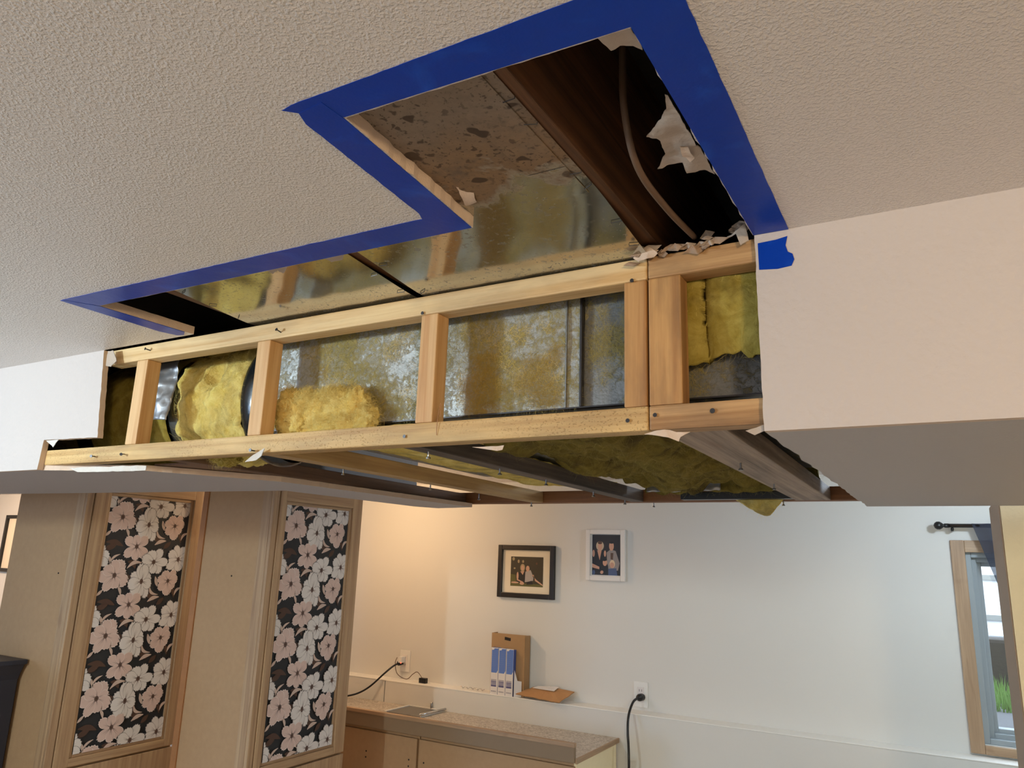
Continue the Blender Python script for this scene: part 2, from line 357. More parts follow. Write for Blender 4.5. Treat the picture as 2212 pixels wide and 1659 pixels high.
# ------------------------------------------------------------------ room shell
ZC, ZB = 0.430, 0.167              # ceiling and soffit underside
YF, YS = 0.945, 0.957              # soffit drywall face, framing face
YW = 3.65; T = 0.0127; TC = 0.0162
XL, XR, YN = -8.0, 3.0, -3.6
ceil_out = [(XL, YN, ZC), (XR, YN, ZC), (XR, YF, ZC)]
ceil_out += jag((-.182, YF, ZC), (-.1855, .5015, ZC), 26, .0022, (1, 0, 0))
ceil_out += jag((-.1855, .5015, ZC), (-.487, .494, ZC), 24, .0012, (0, 1, 0))
ceil_out += jag((-.487, .494, ZC), (-.507, .766, ZC), 22, .0022, (1, 0, 0))
ceil_out += jag((-.507, .766, ZC), (-1.306, .750, ZC), 60, .0014, (0, 1, 0))
ceil_out += jag((-1.306, .750, ZC), (-1.297, YF, ZC), 14, .0014, (1, 0, 0))
ceil_out += [(-1.297, YF, ZC), (XL, YF, ZC)]
ceiling = struct(prism('ceiling', ceil_out, (0, 0, TC), [MAT['ceiling'], MAT['gypsum']], side=1))
struct(prism('ceiling', [(XL, 1.40, ZC), (-1.56, 1.485, ZC), (-1.53, 2.13, ZC), (XR, 2.13, ZC), (XR, YW, ZC), (XL, YW, ZC)], (0, 0, T), MAT['ceiling']))
struct(box('floor', XL, XR, YN, YW, -H0-.05, -H0, MAT['floor']))
struct(box('wall_left', XL-.1, XL, YN, YW, -H0, ZC+.3, MAT['wall']))
struct(box('wall_right', XR, XR+.1, YN, YW, -H0, ZC+.3, MAT['wall']))
struct(box('wall_front', XL, XR, YN-.1, YN, -H0, ZC+.3, MAT['wall']))
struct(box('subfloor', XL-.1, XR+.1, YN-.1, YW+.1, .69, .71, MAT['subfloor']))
# back wall with window opening
WX0, WX1, WZ0, WZ1 = .083, .95, -.635, .096
bm = bmesh.new()
for b in ((XL, WX0, -H0, ZC+.3), (WX1, XR, -H0, ZC+.3), (WX0, WX1, WZ1, ZC+.3), (WX0, WX1, -H0, WZ0)):
    bm_box(bm, b[0], b[1], YW, YW+.16, b[2], b[3])
struct(_link('wall_back', bm, MAT['wall']))
# knee wall with ledge top in front of the back wall
bm = bmesh.new(); bm_box(bm, XL, -2.795, 3.55, YW, -H0, -.679); bm_box(bm, -2.789, XR, 3.55, YW, -H0, -.679)
ledge = struct(_link('wall_ledge', bm, MAT['wall']))
MAT['ledge_lit'] = plain('ledge_top_lit_paint', lin(250, 247, 240), 0.5)  # ledge top made whiter: light from above is put into the colour
box('ledge_top_lit', XL, XR, 3.548, YW, -.679, -.675, MAT['ledge_lit'], ledge, .0015)
# soffit, right side
sr = [(-.179, YF, ZB), (XR, YF, ZB), (XR, YF, ZC), (-.180, YF, ZC)] + jag((-.180, YF, ZC), (-.179, YF, ZB), 30, .0010, (1, 0, 0))[1:]
right_soffit = struct(prism('wall_soffit_right', sr, (0, T, 0), [MAT['drywall'], MAT['gypsum']], side=1))
su = [(-.179, YF+T, ZB)] + [(XR, YF+T, ZB), (XR, 2.14, ZB), (-.158, 2.14, ZB)] + jag((-.158, 2.14, ZB), (-.179, YF+T, ZB), 40, .0035, (1, 0, 0))[1:]
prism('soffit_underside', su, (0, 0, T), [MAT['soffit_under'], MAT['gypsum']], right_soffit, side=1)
box('soffit_back', -.10, XR, 2.127, 2.14, ZB+T, ZC, MAT['drywall'], right_soffit)
# soffit, left side (with the notch cut round the frame, and the L turn behind)
sl = [(XL, YF, ZB), (-1.784, YF, ZB)] + jag((-1.784, YF, ZB), (-1.777, YF, .235), 8, .001, (1, 0, 0))[1:] + jag((-1.777, YF, .235), (-1.572, YF, .23), 16, .0015, (0, 0, 1)) \
    + jag((-1.572, YF, .23), (-1.600, YF, ZC), 24, .0014, (1, 0, 0)) + [(-1.600, YF, ZC), (XL, YF, ZC)]
left_soffit = struct(prism('wall_soffit_left', sl, (0, T, 0), [MAT['drywall'], MAT['gypsum']], side=1))
ul = [(XL, YF+T, ZB), (-1.79, YF+T, ZB)] + jag((-1.79, YF+T, ZB), (-1.52, 1.03, ZB), 16, .003, (0, 1, 0))[1:] + jag((-1.52, 1.03, ZB), (-1.37, 1.29, ZB), 16, .004, (1, 0, 0)) \
    + jag((-1.37, 1.29, ZB), (-1.33, 2.085, ZB), 40, .004, (1, 0, 0)) + [(-1.33, 2.085, ZB), (-1.49, 2.121, ZB), (-1.531, 2.04, ZB), (-1.556, 1.484, ZB), (-1.59, 1.481, ZB), (-2.83, 1.391, ZB), (XL, 1.38, ZB)]
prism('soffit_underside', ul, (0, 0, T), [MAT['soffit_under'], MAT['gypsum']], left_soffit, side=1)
prism('soffit_back', [(-1.59, 1.469, ZB+T), (-2.83, 1.379, ZB+T), (XL, 1.368, ZB+T), (XL, 1.368, ZC), (-2.83, 1.379, ZC), (-1.59, 1.469, ZC)], (0, T, 0), MAT['drywall'], left_soffit)
box('soffit_return', -1.545, -1.535, 1.49, 2.05, ZB+T, ZC, MAT['drywall'], left_soffit)

# torn paper flaps and crumbs left on the cut edges
def flap(name, pts, mat, parent, curl=0.006, thick=0.0010, seed=0.0):
    bm = bmesh.new(); a = [bm.verts.new(p) for p in pts]; f = bm.faces.new(a); f.normal_update(); nrm = f.normal.copy()
    bmesh.ops.triangulate(bm, faces=[f]); bmesh.ops.subdivide_edges(bm, edges=bm.edges[:], cuts=3, use_grid_fill=True)
    bmesh.ops.triangulate(bm, faces=bm.faces[:])
    for v in bm.verts:
        v.co += nrm*(curl*noise.noise(v.co*38+Vector((seed, 0, 0)))+curl*.35*noise.noise(v.co*130)) + noise.noise_vector(v.co*90)*curl*.12
    ret = bmesh.ops.duplicate(bm, geom=bm.verts[:]+bm.edges[:]+bm.faces[:])
    dv = [g for g in ret['geom'] if isinstance(g, bmesh.types.BMVert)]
    for v in dv: v.co += nrm*thick
    bmesh.ops.reverse_faces(bm, faces=[g for g in ret['geom'] if isinstance(g, bmesh.types.BMFace)])
    return _link(name, bm, mat, parent, True)
def ragged(pxs, f, n=5, amp=4.0):
    out = []
    for i, (x, y) in enumerate(pxs):
        x2, y2 = pxs[(i+1) % len(pxs)]; k = max(1, int(math.hypot(x2-x, y2-y)/14))
        for j in range(k):
            t = j/k; a = 0 if j == 0 else amp
            out.append(f(x+(x2-x)*t+random.uniform(-a, a), y+(y2-y)*t+random.uniform(-a, a)))
    return out
flap('torn_paper', ragged([(1290, 82), (1362, 58), (1384, 100), (1388, 112), (1368, 106), (1340, 104), (1320, 112), (1305, 94)], lambda x, y: pZ(x, y, ZC+.008), 3, 2), MAT['paper'], ceiling, .004)
flap('torn_paper', ragged([(1436, 200), (1470, 252), (1498, 300), (1545, 372), (1522, 366), (1484, 372), (1474, 352), (1420, 366), (1438, 336), (1426, 306), (1396, 296), (1428, 262), (1440, 232)], lambda x, y: pZ(x, y, ZC+.010), 3, 2), MAT['paper'], ceiling, .007, seed=5)
flap('torn_gypsum', ragged([(1468, 315), (1486, 318), (1500, 342), (1490, 352), (1474, 336)], lambda x, y: pZ(x, y, ZC+.0035), 3, 2), MAT['gypsum'], ceiling, .004)
rs = random.Random(21)
edge_pts = [(1362, 552), (1400, 534), (1450, 524), (1500, 520), (1540, 506), (1580, 494), (1612, 484)]
for k in range(26):
    t_ = rs.random()*5.999; a, b = edge_pts[int(t_)], edge_pts[int(t_)+1]; f_ = t_-int(t_)
    cx_, cy_ = a[0]+(b[0]-a[0])*f_, a[1]+(b[1]-a[1])*f_+rs.uniform(-4, 22); ln, hg = rs.uniform(18, 62), rs.uniform(6, 17)
    dx_, dy_ = ln*.5, -ln*.5*.24+rs.uniform(-4, 4)
    flap('torn_paper', ragged([(cx_-dx_, cy_-dy_), (cx_-dx_*.2, cy_-hg*.8), (cx_+dx_, cy_+dy_), (cx_+dx_*.3, cy_+hg*.6), (cx_-dx_*.5, cy_+hg*.5)], lambda x, y: pY(x, y, YS-.002-.010*rs.random()), 3, 1.5), MAT[rs.choice(['paper', 'paper', 'paper_tan', 'paper_tan'])], ceiling, .004, seed=k)
flap('torn_paper', ragged([(1366, 556), (1398, 530), (1420, 546), (1412, 556), (1380, 566)], lambda x, y: pY(x, y, YS-.012), 3, 2), MAT['gypsum'], ceiling, .005, seed=3)
flap('torn_paper', ragged([(1560, 520), (1610, 484), (1618, 520), (1600, 530), (1590, 506)], lambda x, y: pY(x, y, YS-.010), 3, 2), MAT['paper'], ceiling, .005, seed=2)
flap('torn_paper', ragged([(985, 402), (1022, 414), (1030, 432), (1006, 444), (996, 420)], lambda x, y: pZ(x, y, ZC+.016), 3, 2), MAT['gypsum'], ceiling, .006, seed=4)
flap('torn_paper', ragged([(690, 552), (744, 546), (740, 562), (716, 566)], lambda x, y: pZ(x, y, ZC+.006), 3, 1), MAT['paper'], ceiling, .003)
flap('torn_paper', ragged([(575, 584), (622, 572), (612, 590), (600, 582), (590, 590)], lambda x, y: pZ(x, y, ZC+.006), 3, 1), MAT['paper'], ceiling, .003)
flap('torn_paper', ragged([(232, 758), (246, 757), (250, 780), (238, 792), (228, 790)], lambda x, y: pY(x, y, YF-.004), 3, 2), MAT['paper'], left_soffit, .004)
flap('torn_paper', ragged([(100, 952), (126, 950), (114, 966)], lambda x, y: pY(x, y, YF-.002), 3, 1), MAT['paper_white'], left_soffit, .003)
flap('torn_paper', ragged([(150, 1011), (220, 1008), (315, 1006), (316, 1016), (230, 1019), (170, 1020)], lambda x, y: pY(x, y, YS+.002), 3, 1), MAT['paper_white'], left_soffit, .004)
flap('torn_paper', ragged([(1390, 938), (1420, 930), (1490, 932), (1470, 944), (1466, 954), (1445, 946)], lambda x, y: pY(x, y, YS-.003), 3, 2), MAT['gypsum'], right_soffit, .004)
flap('torn_paper', ragged([(1610, 930), (1650, 918), (1650, 932), (1630, 940)], lambda x, y: pY(x, y, YS-.003), 3, 2), MAT['paper'], right_soffit, .003)
flap('torn_paper', ragged([(528, 998), (545, 984), (572, 968), (566, 984), (552, 994)], lambda x, y: pY(x, y, YS-.008), 3, 1), MAT['paper_white'], left_soffit, .003)
flap('torn_paper', ragged([(1020, 966), (1060, 964), (1088, 962), (1084, 972), (1074, 974)], lambda x, y: pY(x, y, YS-.003), 3, 1), MAT['gypsum'], right_soffit, .003)

# ------------------------------------------------------------------ painter's tape strips
def tape(outline, label, plane='z', off=.0006):
    if plane == 'z': o = prism('painters_tape', [(x, y, ZC-off) for x, y in outline], (0, 0, off*.9), MAT['tape'])
    else: o = prism('painters_tape', [(x, YF-off, z) for x, z in outline], (0, off*.9, 0), MAT['tape'])
    return tag(o, label, 'tape', "blue tape strips masking the cut-out")
def j2(p, q, n, a, ax):
    return [(v.x, v.y) for v in jag((p[0], p[1], 0), (q[0], q[1], 0), n, a, ax)]
tape([(-.1855, .50)] + [(-.181, .944)] + [(-.137, .9445)] + j2((-.137, .9445), (-.137, .452), 30, .0008, (1, 0, 0))[1:] + [(-.137, .45), (-.186, .453)],
     'long blue tape strip beside the dark cavity, rightmost of the strips', off=.0009)
tape([(-.487, .492)] + [(-.1855, .4995), (-.15, .4995), (-.15, .451)] + j2((-.15, .451), (-.534, .4525), 30, .0008, (0, 1, 0))[1:] + [(-.536, .455), (-.522, .468), (-.51, .48)],
     'blue tape strip crossing the top of the picture above the rusty sheet', off=.0006)
tape([(-.489, .494), (-.508, .764), (-.553, .715), (-.547, .70)] + j2((-.547, .70), (-.530, .472), 20, .0010, (1, 0, 0))[1:] + [(-.524, .466), (-.49, .462)],
     'wrinkled blue tape strip along the cut edge left of the rusty sheet', off=.0009)
tape([(-.509, .7645)] + [(-1.304, .7485), (-1.338, .70)] + j2((-1.338, .70), (-.55, .7145), 60, .0008, (0, 1, 0))[1:] + [(-.55, .716)],
     'longest blue tape strip, above the narrow left slot of the hole', off=.0006)
tape([(-1.307, .749), (-1.299, .925), (-1.318, .938), (-1.334, .934), (-1.345, .90), (-1.345, .70), (-1.336, .701)],
     'short blue tape strip closing the far left end of the hole', off=.0009)
wr = [(1637, 526), (1640, 583), (1680, 581), (1710, 574), (1716, 560), (1712, 548), (1702, 544), (1697, 530), (1701, 510), (1676, 518)]
tape([(pY(x, y, YF).x, pY(x, y, YF).z) for x, y in wr], 'small torn piece of blue tape stuck on the vertical soffit wall', 'y')

# ------------------------------------------------------------------ joist bays above the ceiling hole
ZJ = ZC+TC+.0012
def joist(x, label, mat='joist_y', w=.038):
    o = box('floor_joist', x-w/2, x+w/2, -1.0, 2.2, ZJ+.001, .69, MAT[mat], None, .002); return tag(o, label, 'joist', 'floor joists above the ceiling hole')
joist(-.335, 'brown floor joist standing beside the rusty sheet metal and the dark cavity')
joist(-.738, 'floor joist showing as a thin brown slit between the two duct sheets')
joist(-1.155, 'floor joist whose edge shows between the left duct sheet and the dark hole')
# sheet metal panning
def sheet(x0, x1, mat, label, flange, seed, drop):
    e = thing('duct_sheet', ((x0+x1)/2, .9, ZJ-.0012), label, 'sheet metal', 'sheet metal panels panning the joists')
    bm = bmesh.new(); nx, ny = 24, 60; y0, y1 = .20, 1.98
    V = [[bm.verts.new((x0+(x1-x0)*i/nx, y0+(y1-y0)*j/ny, ZJ-.0008-drop*min(1, max(0, (y0+(y1-y0)*j/ny-.775)/.16))+.0012*noise.noise(Vector((i*.31+seed, j*.14, seed)))*math.sin(math.pi*i/nx)-(.0)) ) for j in range(ny+1)] for i in range(nx+1)]
    for i in range(nx):
        for j in range(ny): bm.faces.new((V[i][j], V[i][j+1], V[i+1][j+1], V[i+1][j]))
    _link('sheet', bm, mat, e, True)
    if flange:
        box('flange', x1-.062, x1-.012, .22, .70, ZJ-.0024, ZJ-.0016, mat, e, .0003)
        box('flange', x1-.062, x1-.012, .702, .77, ZJ-.0022, ZJ-.0014, mat, e, .0003)
    for k in range(6):
        for xx in (x0+.012, x1-.007):
            yy = .55+k*.075+random.uniform(-.02, .02); zs = ZJ-drop*min(1, max(0, (yy-.775)/.16))
            bm = bmesh.new(); a = random.uniform(-.6, .6); dx, dy = .007*math.cos(a), .007*math.sin(a)
            bm_tube(bm, [(xx-dx, yy-dy, zs-.0006), (xx-dx, yy-dy, zs-.0030), (xx+dx, yy+dy, zs-.0030), (xx+dx, yy+dy, zs-.0006)], .0006, 5)
            _link('staple', bm, MAT['nail'], e)
    return e
sheet(-.729, -.329, MAT['sheet_r'], 'rust-stained galvanized sheet with mildew specks beside the brown joist', True, 1.0, .0140)
sheet(-1.143, -.748, MAT['sheet_l'], 'shiny galvanized sheet mirroring the wood frame in the left slot', False, 4.0, .0117)
# cable sagging in the cavity
cb = smooth_path([pX(x, y, -.262) for x, y in [(1345, 20), (1345, 110), (1349, 240), (1378, 362)]] + [pX(1440, 450, -.262)+Vector((0, .0, 0)), pX(1500, 512, -.262)], 8)
tag(tube('electrical_cable', cb, .0042, MAT['cable'], None, 8), 'brown electrical cable hanging through the dark joist cavity', 'cable')

# ------------------------------------------------------------------ soffit ladder frames
def screw(parent, px, py, Y=YS, hd=.003):
    p = pY(px, py, Y); bm = bmesh.new(); bm_tube(bm, [p+Vector((0, .004, 0)), p+Vector((0, -.0015, 0)), p+Vector((0, -.0025, 0))], [hd*.5, hd*.6, hd], 10)
    _link('screw', bm, MAT['nail'], parent)
def nail(parent, px, py, Y=YS):
    p = pY(px, py, Y); bm = bmesh.new(); d = Vector((random.uniform(-.008, .008), -.010, random.uniform(-.002, .003)))
    bm_tube(bm, [p+Vector((0, .004, 0)), p, p+d, p+d*1.06, p+d*1.15], [.0012, .0012, .0012, .0032, .0032], 8)
    _link('nail', bm, MAT['nail'], parent)
Z0p, Z1p, Z0t, Z1t, YB = .1785, .2125, .397, .4305, .992
fl = thing('framing_section', (-1.0, YS, Z0p), 'long pale pine ladder frame with three studs, left of the doubled stud', 'wood frame')
tp = box('top_plate', -1.598, -.333, YS, YB, Z0t, Z1t, MAT['pine_x'], fl, .003)
bp_ = box('bottom_plate', -1.782, -.333, YS, YB, Z0p, Z1p, MAT['pine_xd'], fl, .003)
for x0, x1, m in ((-1.492, -1.455, 'pine_z'), (-1.120, -1.085, 'pine_z'), (-.729, -.695, 'pine_z'), (-.368, -.3345, 'pine_rz')):
    box('stud', x0, x1, YS+.0008, YB-.0008, Z1p, Z0t, MAT[m], fl, .0025)
screw(tp, 914, 677); screw(tp, 1366, 607); nail(tp, 325, 757); nail(tp, 607, 718)
nail(bp_, 205, 986); nail(bp_, 268, 981); screw(bp_, 1357, 909); screw(bp_, 875, 943); nail(bp_, 550, 974)
# grading holes and knots on plates are kept in the wood material; bent wire stuck in the lower plate
bm = bmesh.new(); bm_tube(bm, smooth_path([pY(943, 940, YS-.001), pY(944, 915, YS-.003), pY(950, 878, YS-.004), pY(953, 873, YS-.004), pY(951, 900, YS-.004)], 4), .0005, 6); _link('bent_wire', bm, MAT['orange_wood'], bp_)
fr = thing('framing_section', (-.25, YS, Z0p), 'short stained frame section between the doubled stud and right wall', 'wood frame')
tp2 = box('top_plate', -.3315, -.165, YS, YB, Z0t, Z1t, MAT['pine_rx'], fr, .003)
bp2 = box('bottom_plate', -.3315, -.165, YS, YB, Z0p, Z1p, MAT['pine_rx'], fr, .003)
box('stud', -.3315, -.2845, YS+.0008, YB-.0008, Z1p, Z0t, MAT['pine_rz'], fr, .0025)
screw(bp2, 1540, 888, hd=.0035); screw(bp2, 1416, 897, hd=.003)

# ------------------------------------------------------------------ cross joists under the soffit
ZX = ZB+T+.0005
def crossj(x0, x1, h, mat, label, pxs, y0=YB+.001, y1=2.095):
    o = tag(box('cross_joist', x0, x1, y0, y1, ZX, ZX+h, MAT[mat], None, .002), label, 'joist', 'cross joists under the soffit')
    for px, py in pxs:
        p = pZ(px, py, ZX); bm = bmesh.new()
        bm_tube(bm, [p+Vector((0, 0, .004)), p-Vector((0, 0, .009)), p-Vector((0, 0, .0105)), p-Vector((0, 0, .013))], [.0018, .0018, .004, .0043], 8); _link('screw', bm, MAT['steel'], o)
    return o
cj = crossj(-.325, -.238, .034, 'grey_y', 'wide grey weathered cross joist at the right end of the open soffit', [(1600, 1000), (1672, 1045), (1692, 1082)])
crossj(-.783, -.745, .034, 'dark_y', 'darkest cross joist, running across the middle of the open soffit', [(926, 975), (1080, 1012), (1180, 1036), (1282, 1062), (1350, 1080), (1412, 1086)])
crossj(-1.112, -1.074, .034, 'pine_y', 'pale pine cross joist left of the dark one under the soffit', [(742, 1013), (930, 1047), (1035, 1070), (1148, 1085)])
crossj(-1.40, -1.362, .032, 'brown_y', 'brown cross joist beside the remaining drywall at the soffit left', [])
tag(box('soffit_back_plate', -1.53, -.105, 2.097, 2.135, ZX, ZX+.036, MAT['brown_x'], None, .002), 'brown wooden plate along the back of the open soffit', 'wood plate')
tag(box('soffit_side_board', -1.53, -1.405, 1.06, 2.09, ZX+.001, ZX+.006, MAT['brown_y'], None, .002), 'flat brown board behind the drywall strip at the soffit left', 'board')

# ------------------------------------------------------------------ rectangular duct
YD = 1.035
du = thing('rectangular_duct', (-.2, 1.4, .236), 'grey rectangular metal duct with yellow fibre residue behind the studs', 'duct')
def duct_panel(x0, x1, yo, mat, seed):
    nx, nz = int((x1-x0)/.012), 18
    def fn(u, v):
        x = x0+(x1-x0)*u; z = .236+(.428-.236)*v
        return (x, YD+yo+.0025*noise.noise(Vector((x*5+seed, 0, z*7)))+.0012*noise.noise(Vector((x*30, seed, z*30))), z)
    return grid('duct_side', fn, nx, nz, mat, du)
duct_panel(-1.135, -.4695, 0, MAT['duct_a'], 1.0); duct_panel(-.4665, -.16, .006, MAT['duct_c'], 3.0); duct_panel(-.16, 1.2, .006, MAT['duct_c'], 5.0)
box('duct_bottom', -1.135, 1.2, YD+.012, 1.85, .2355, .238, MAT['duct_c'], du)
box('duct_top', -1.135, 1.2, YD+.012, 1.85, .428, .430, MAT['duct_c'], du)
box('duct_end', -1.137, -1.133, YD+.002, 1.85, .2355, .430, MAT['duct_c'], du)
box('duct_rear', -1.135, 1.2, 1.85, 1.853, .2355, .430, MAT['duct_c'], du)
box('seam_strip', -.4695, -.4655, YD-.006, YD+.004, .236, .425, MAT['nail'], du, .0008)
box('seam_strip', -.4945, -.4925, YD-.0045, YD, .236, .418, MAT['duct_c'], du, .0006)
box('lower_flange', -1.135, .5, YD-.003, YD+.01, .2340, .2362, MAT['nail'], du)
# strands
def strands(name, parent, mat, count, fn, length=(.006, .018), wd=.00012, lift=.004):
    """fn() -> (point, normal)"""
    bm = bmesh.new()
    for _ in range(count):
        p, n = fn(); p, n = Vector(p), Vector(n).normalized()
        t = n.orthogonal(); t.rotate(__import__('mathutils').Quaternion(n, random.uniform(0, 6.283))); s = n.cross(t)
        L = random.uniform(*length); c = random.uniform(-1, 1)*L*.7; prev = None
        for k in range(4):
            u = k/3; q = p + t*(L*u) + s*(c*u*u) + n*(lift*math.sin(math.pi*u)*random.uniform(.3, 1.2)+.0004)
            a, b = bm.verts.new(q-s*wd), bm.verts.new(q+s*wd+n*wd)
            if prev: bm.faces.new((prev[0], prev[1], b, a))
            prev = (a, b)
    o = _link(name, bm, mat, parent); o['kind'] = 'stuff'; return o
def on_duct():
    x = random.uniform(-1.05, -.25); z = random.uniform(.24, .41)
    while noise.noise(Vector((x*9, 2.0, z*9))) < -.05: x = random.uniform(-1.05, -.25); z = random.uniform(.24, .41)
    return (x, YD-.001+(.006 if x > -.467 else 0), z), (0, -1, 0)
strands('fibre_residue', du, MAT['fiber_olive'], 9000, on_duct, (.005, .016), .00006, .002)
# denser fibre mats left on the duct
def mat_cluster(x0, x1, z0, z1, thr, seed, mat, n):
    def on():
        while True:
            x, z = random.uniform(x0, x1), random.uniform(z0, z1)
            if noise.fractal(Vector((x*16+seed, 0, z*16)), .8, 2.1, 5) > thr+random.uniform(0, .15): break
        return (x, YD-.0015+(.006 if x > -.467 else 0), z), (random.gauss(0, .3), -1, random.gauss(0, .3))
    strands('fibre_mat', du, mat, n, on, (.004, .014), .00006, .003)
mat_cluster(-.70, -.505, .24, .34, .02, 3.0, MAT['fiber_gold'], 5000)
mat_cluster(-.70, -.50, .25, .42, .10, 9.0, MAT['fiber'], 1400)
mat_cluster(-1.08, -.73, .25, .42, .08, 5.0, MAT['fiber'], 1800)
mat_cluster(-.46, -.37, .30, .42, .05, 2.0, MAT['fiber_olive'], 1800)
mat_cluster(-1.08, -.5, .25, .42, .02, 7.0, MAT['fiber_olive'], 2600)

# ------------------------------------------------------------------ round insulated duct on the left
CY, CZ, CR, KY = 1.158, .324, .130, .78
rd = thing('round_duct', (-1.7, CY, CZ-CR), 'round duct wrapped in yellow insulation behind the two left studs', 'duct')
def sleeve(x0, x1, r, mat, amp, seed, sm=True, cav=0.0):
    nx, na = max(8, int((x1-x0)/.005)), 120
    def fn(u, v):
        th = 2*math.pi*u; x = x0+(x1-x0)*v
        e = min(v, 1-v)*2*(x1-x0); rr = r - .006*max(0, 1-e/.012)**2
        q = Vector((x*22+seed, math.cos(th)*3.2, math.sin(th)*3.2)); rr += amp*(noise.fractal(q, .8, 2.1, 5))
        if cav:
            g = max(0, 1-((x-(x0+.105))/.028)**2)*max(0, 1-((th-2.72)/.30)**2); rr -= cav*g
        # th=pi faces the room (-Y)
        return (x+amp*.8*noise.noise(q*1.7), CY+rr*KY*math.cos(th), CZ+rr*math.sin(th))
    return grid('insulation_sleeve', fn, na, nx, mat, rd, closed_u=True)
s1 = sleeve(-2.35, -1.518, CR+.002, MAT['ins_olive'], .003, 1.0)
s2 = sleeve(-1.478, -1.266, CR+.004, MAT['ins'], .013, 6.0, cav=.03)
def ring(name, x0, x1, r, mat, bul=.0, n=64):
    def fn(u, v):
        th = 2*math.pi*u; x = x0+(x1-x0)*v; rr = r+bul*math.sin(math.pi*v); return (x, CY+rr*KY*math.cos(th), CZ+rr*math.sin(th))
    return grid(name, fn, n, 6, mat, rd, closed_u=True)
ring('duct_core', -2.4, -1.145, CR-.036, MAT['black_gloss']); ring('metal_collar', -1.52, -1.47, CR-.012, MAT['steel'])
ring('black_band', -1.264, -1.205, CR+.004, MAT['black_gloss'], .008); ring('black_band', -1.86, -1.80, CR+.004, MAT['black'], .004)
ring('collar_rim', -1.212, -1.145, CR-.012, MAT['steel'])
def on_sleeve():
    th = random.uniform(math.pi*.62, math.pi*1.38); x = random.uniform(-1.475, -1.27); r = CR+.006
    return (x, CY+r*KY*math.cos(th), CZ+r*math.sin(th)), (0, math.cos(th), math.sin(th))
strands('loose_fibre', rd, MAT['fiber'], 4500, on_sleeve, (.006, .02), .00006, .003)
# silver tape flap hanging across the collar
def flapfn(u, v):
    a = pY(387, 774, 1.052).lerp(pY(362, 908, 1.040), v); b = pY(352, 782, 1.045).lerp(pY(322, 906, 1.030), v)
    q = a.lerp(b, u); q.y += .006*math.sin(u*3+v*4)+.004*noise.noise(q*60)+.002*noise.noise(q*160); return q
grid('silver_tape_flap', flapfn, 10, 30, MAT['silver'], rd, thick=.0006)

# ------------------------------------------------------------------ insulation pieces
def clump(name, c, rx, ry, rz, mat, label, seed, amp=.35, nfib=1500, fm='fiber'):
    e = thing(name, (c[0], c[1], c[2]-rz), label, 'insulation'); c = Vector(c)
    def pt(d):
        k = 1+amp*noise.fractal(d*1.9+Vector((seed, 0, 0)), .8, 2.1, 5)
        return c+Vector((d.x*rx, d.y*ry, d.z*rz))*k
    def fn(u, v):
        th = 2*math.pi*u; ph = math.pi*(v*.998+.001); return pt(Vector((math.cos(th)*math.sin(ph), math.sin(th)*math.sin(ph), math.cos(ph))))
    grid('wool', fn, 110, 60, mat, e, closed_u=True)
    def on():
        d = Vector((random.gauss(0, 1), random.gauss(0, 1)-.8, random.gauss(0, 1)+.3)).normalized(); return pt(d), d
    strands('loose_fibre', e, MAT[fm], nfib*3, on, (.006, .02), .00006, .004); return e
def wool_heap(lobes, mat, label, name):
    c0 = lobes[0]; e = thing(name, (c0[0], c0[1], c0[2]-c0[5]), label, 'insulation')
    for k, (x, y, z, rx, ry, rz) in enumerate(lobes):
        c = Vector((x, y, z))
        def pt(d, c=c, rx=rx, ry=ry, rz=rz, k=k):
            q = 1+.34*noise.fractal(d*2.3+Vector((k*3.3, 1, 0)), .75, 2.1, 6)+.10*noise.noise(d*11+Vector((k, 0, 0)))
            return c+Vector((d.x*rx, d.y*ry, d.z*rz))*q
        def fn(u, v): th = 2*math.pi*u; ph = math.pi*(v*.998+.001); return pt(Vector((math.cos(th)*math.sin(ph), math.sin(th)*math.sin(ph), math.cos(ph))))
        grid('wool', fn, 64, 36, mat, e, closed_u=True)
        def on(): d = Vector((random.gauss(0, 1), random.gauss(0, 1)-.6, random.gauss(0, 1)+.5)).normalized(); return pt(d), d
        strands('loose_fibre', e, MAT['fiber'], 1500, on, (.006, .022), .00006, .006)
    return e
L_ = []
for px, py, rx, rz in ((640, 905, .050, .036), (690, 890, .040, .034), (730, 880, .034, .036), (765, 880, .036, .034), (790, 905, .026, .026), (700, 925, .05, .020), (745, 918, .04, .02), (668, 868, .022, .020), (720, 858, .020, .014), (625, 880, .03, .035)):
    p = pY(px, py, 1.015); L_.append((p.x, 1.0135, p.z, rx, .0150, rz))
wool_heap(L_, MAT['ins_lit'], 'bright yellow fluffy insulation clump lying behind the second bay', 'insulation_clump')
def sheet_ins(name, fn, nu, nv, mat, label, thick=.012, fib=0, fm='fiber_olive'):
    e = thing(name, fn(.5, .5), label, 'insulation'); g = grid('batt', fn, nu, nv, mat, e, thick=thick)
    if fib:
        def on():
            u, v = random.random(), random.random(); return fn(u, v), (random.uniform(-.3, .3), -1, -.3)
        strands('loose_fibre', e, MAT[fm], fib*3, on, (.006, .018), .00006, .003)
    return e
def batt_r(u, v):
    x = -.36+.46*u; zb = .285+.012*noise.noise(Vector((u*9, 1, 0)))+.008*noise.noise(Vector((u*40, 2, 0))); z = zb+(.427-zb)*v
    y = 1.012-.010*math.sin(math.pi*v)+.014*max(0, 1-abs((x+.262)/.012))+.006*noise.fractal(Vector((x*14, 3, z*14)), .8, 2, 4)
    return Vector((x, y, z))
sheet_ins('insulation_batt', batt_r, 90, 50, MAT['ins_olive'], 'greenish yellow insulation batt hanging in the rightmost bay over the duct', .008, 900, 'fiber')
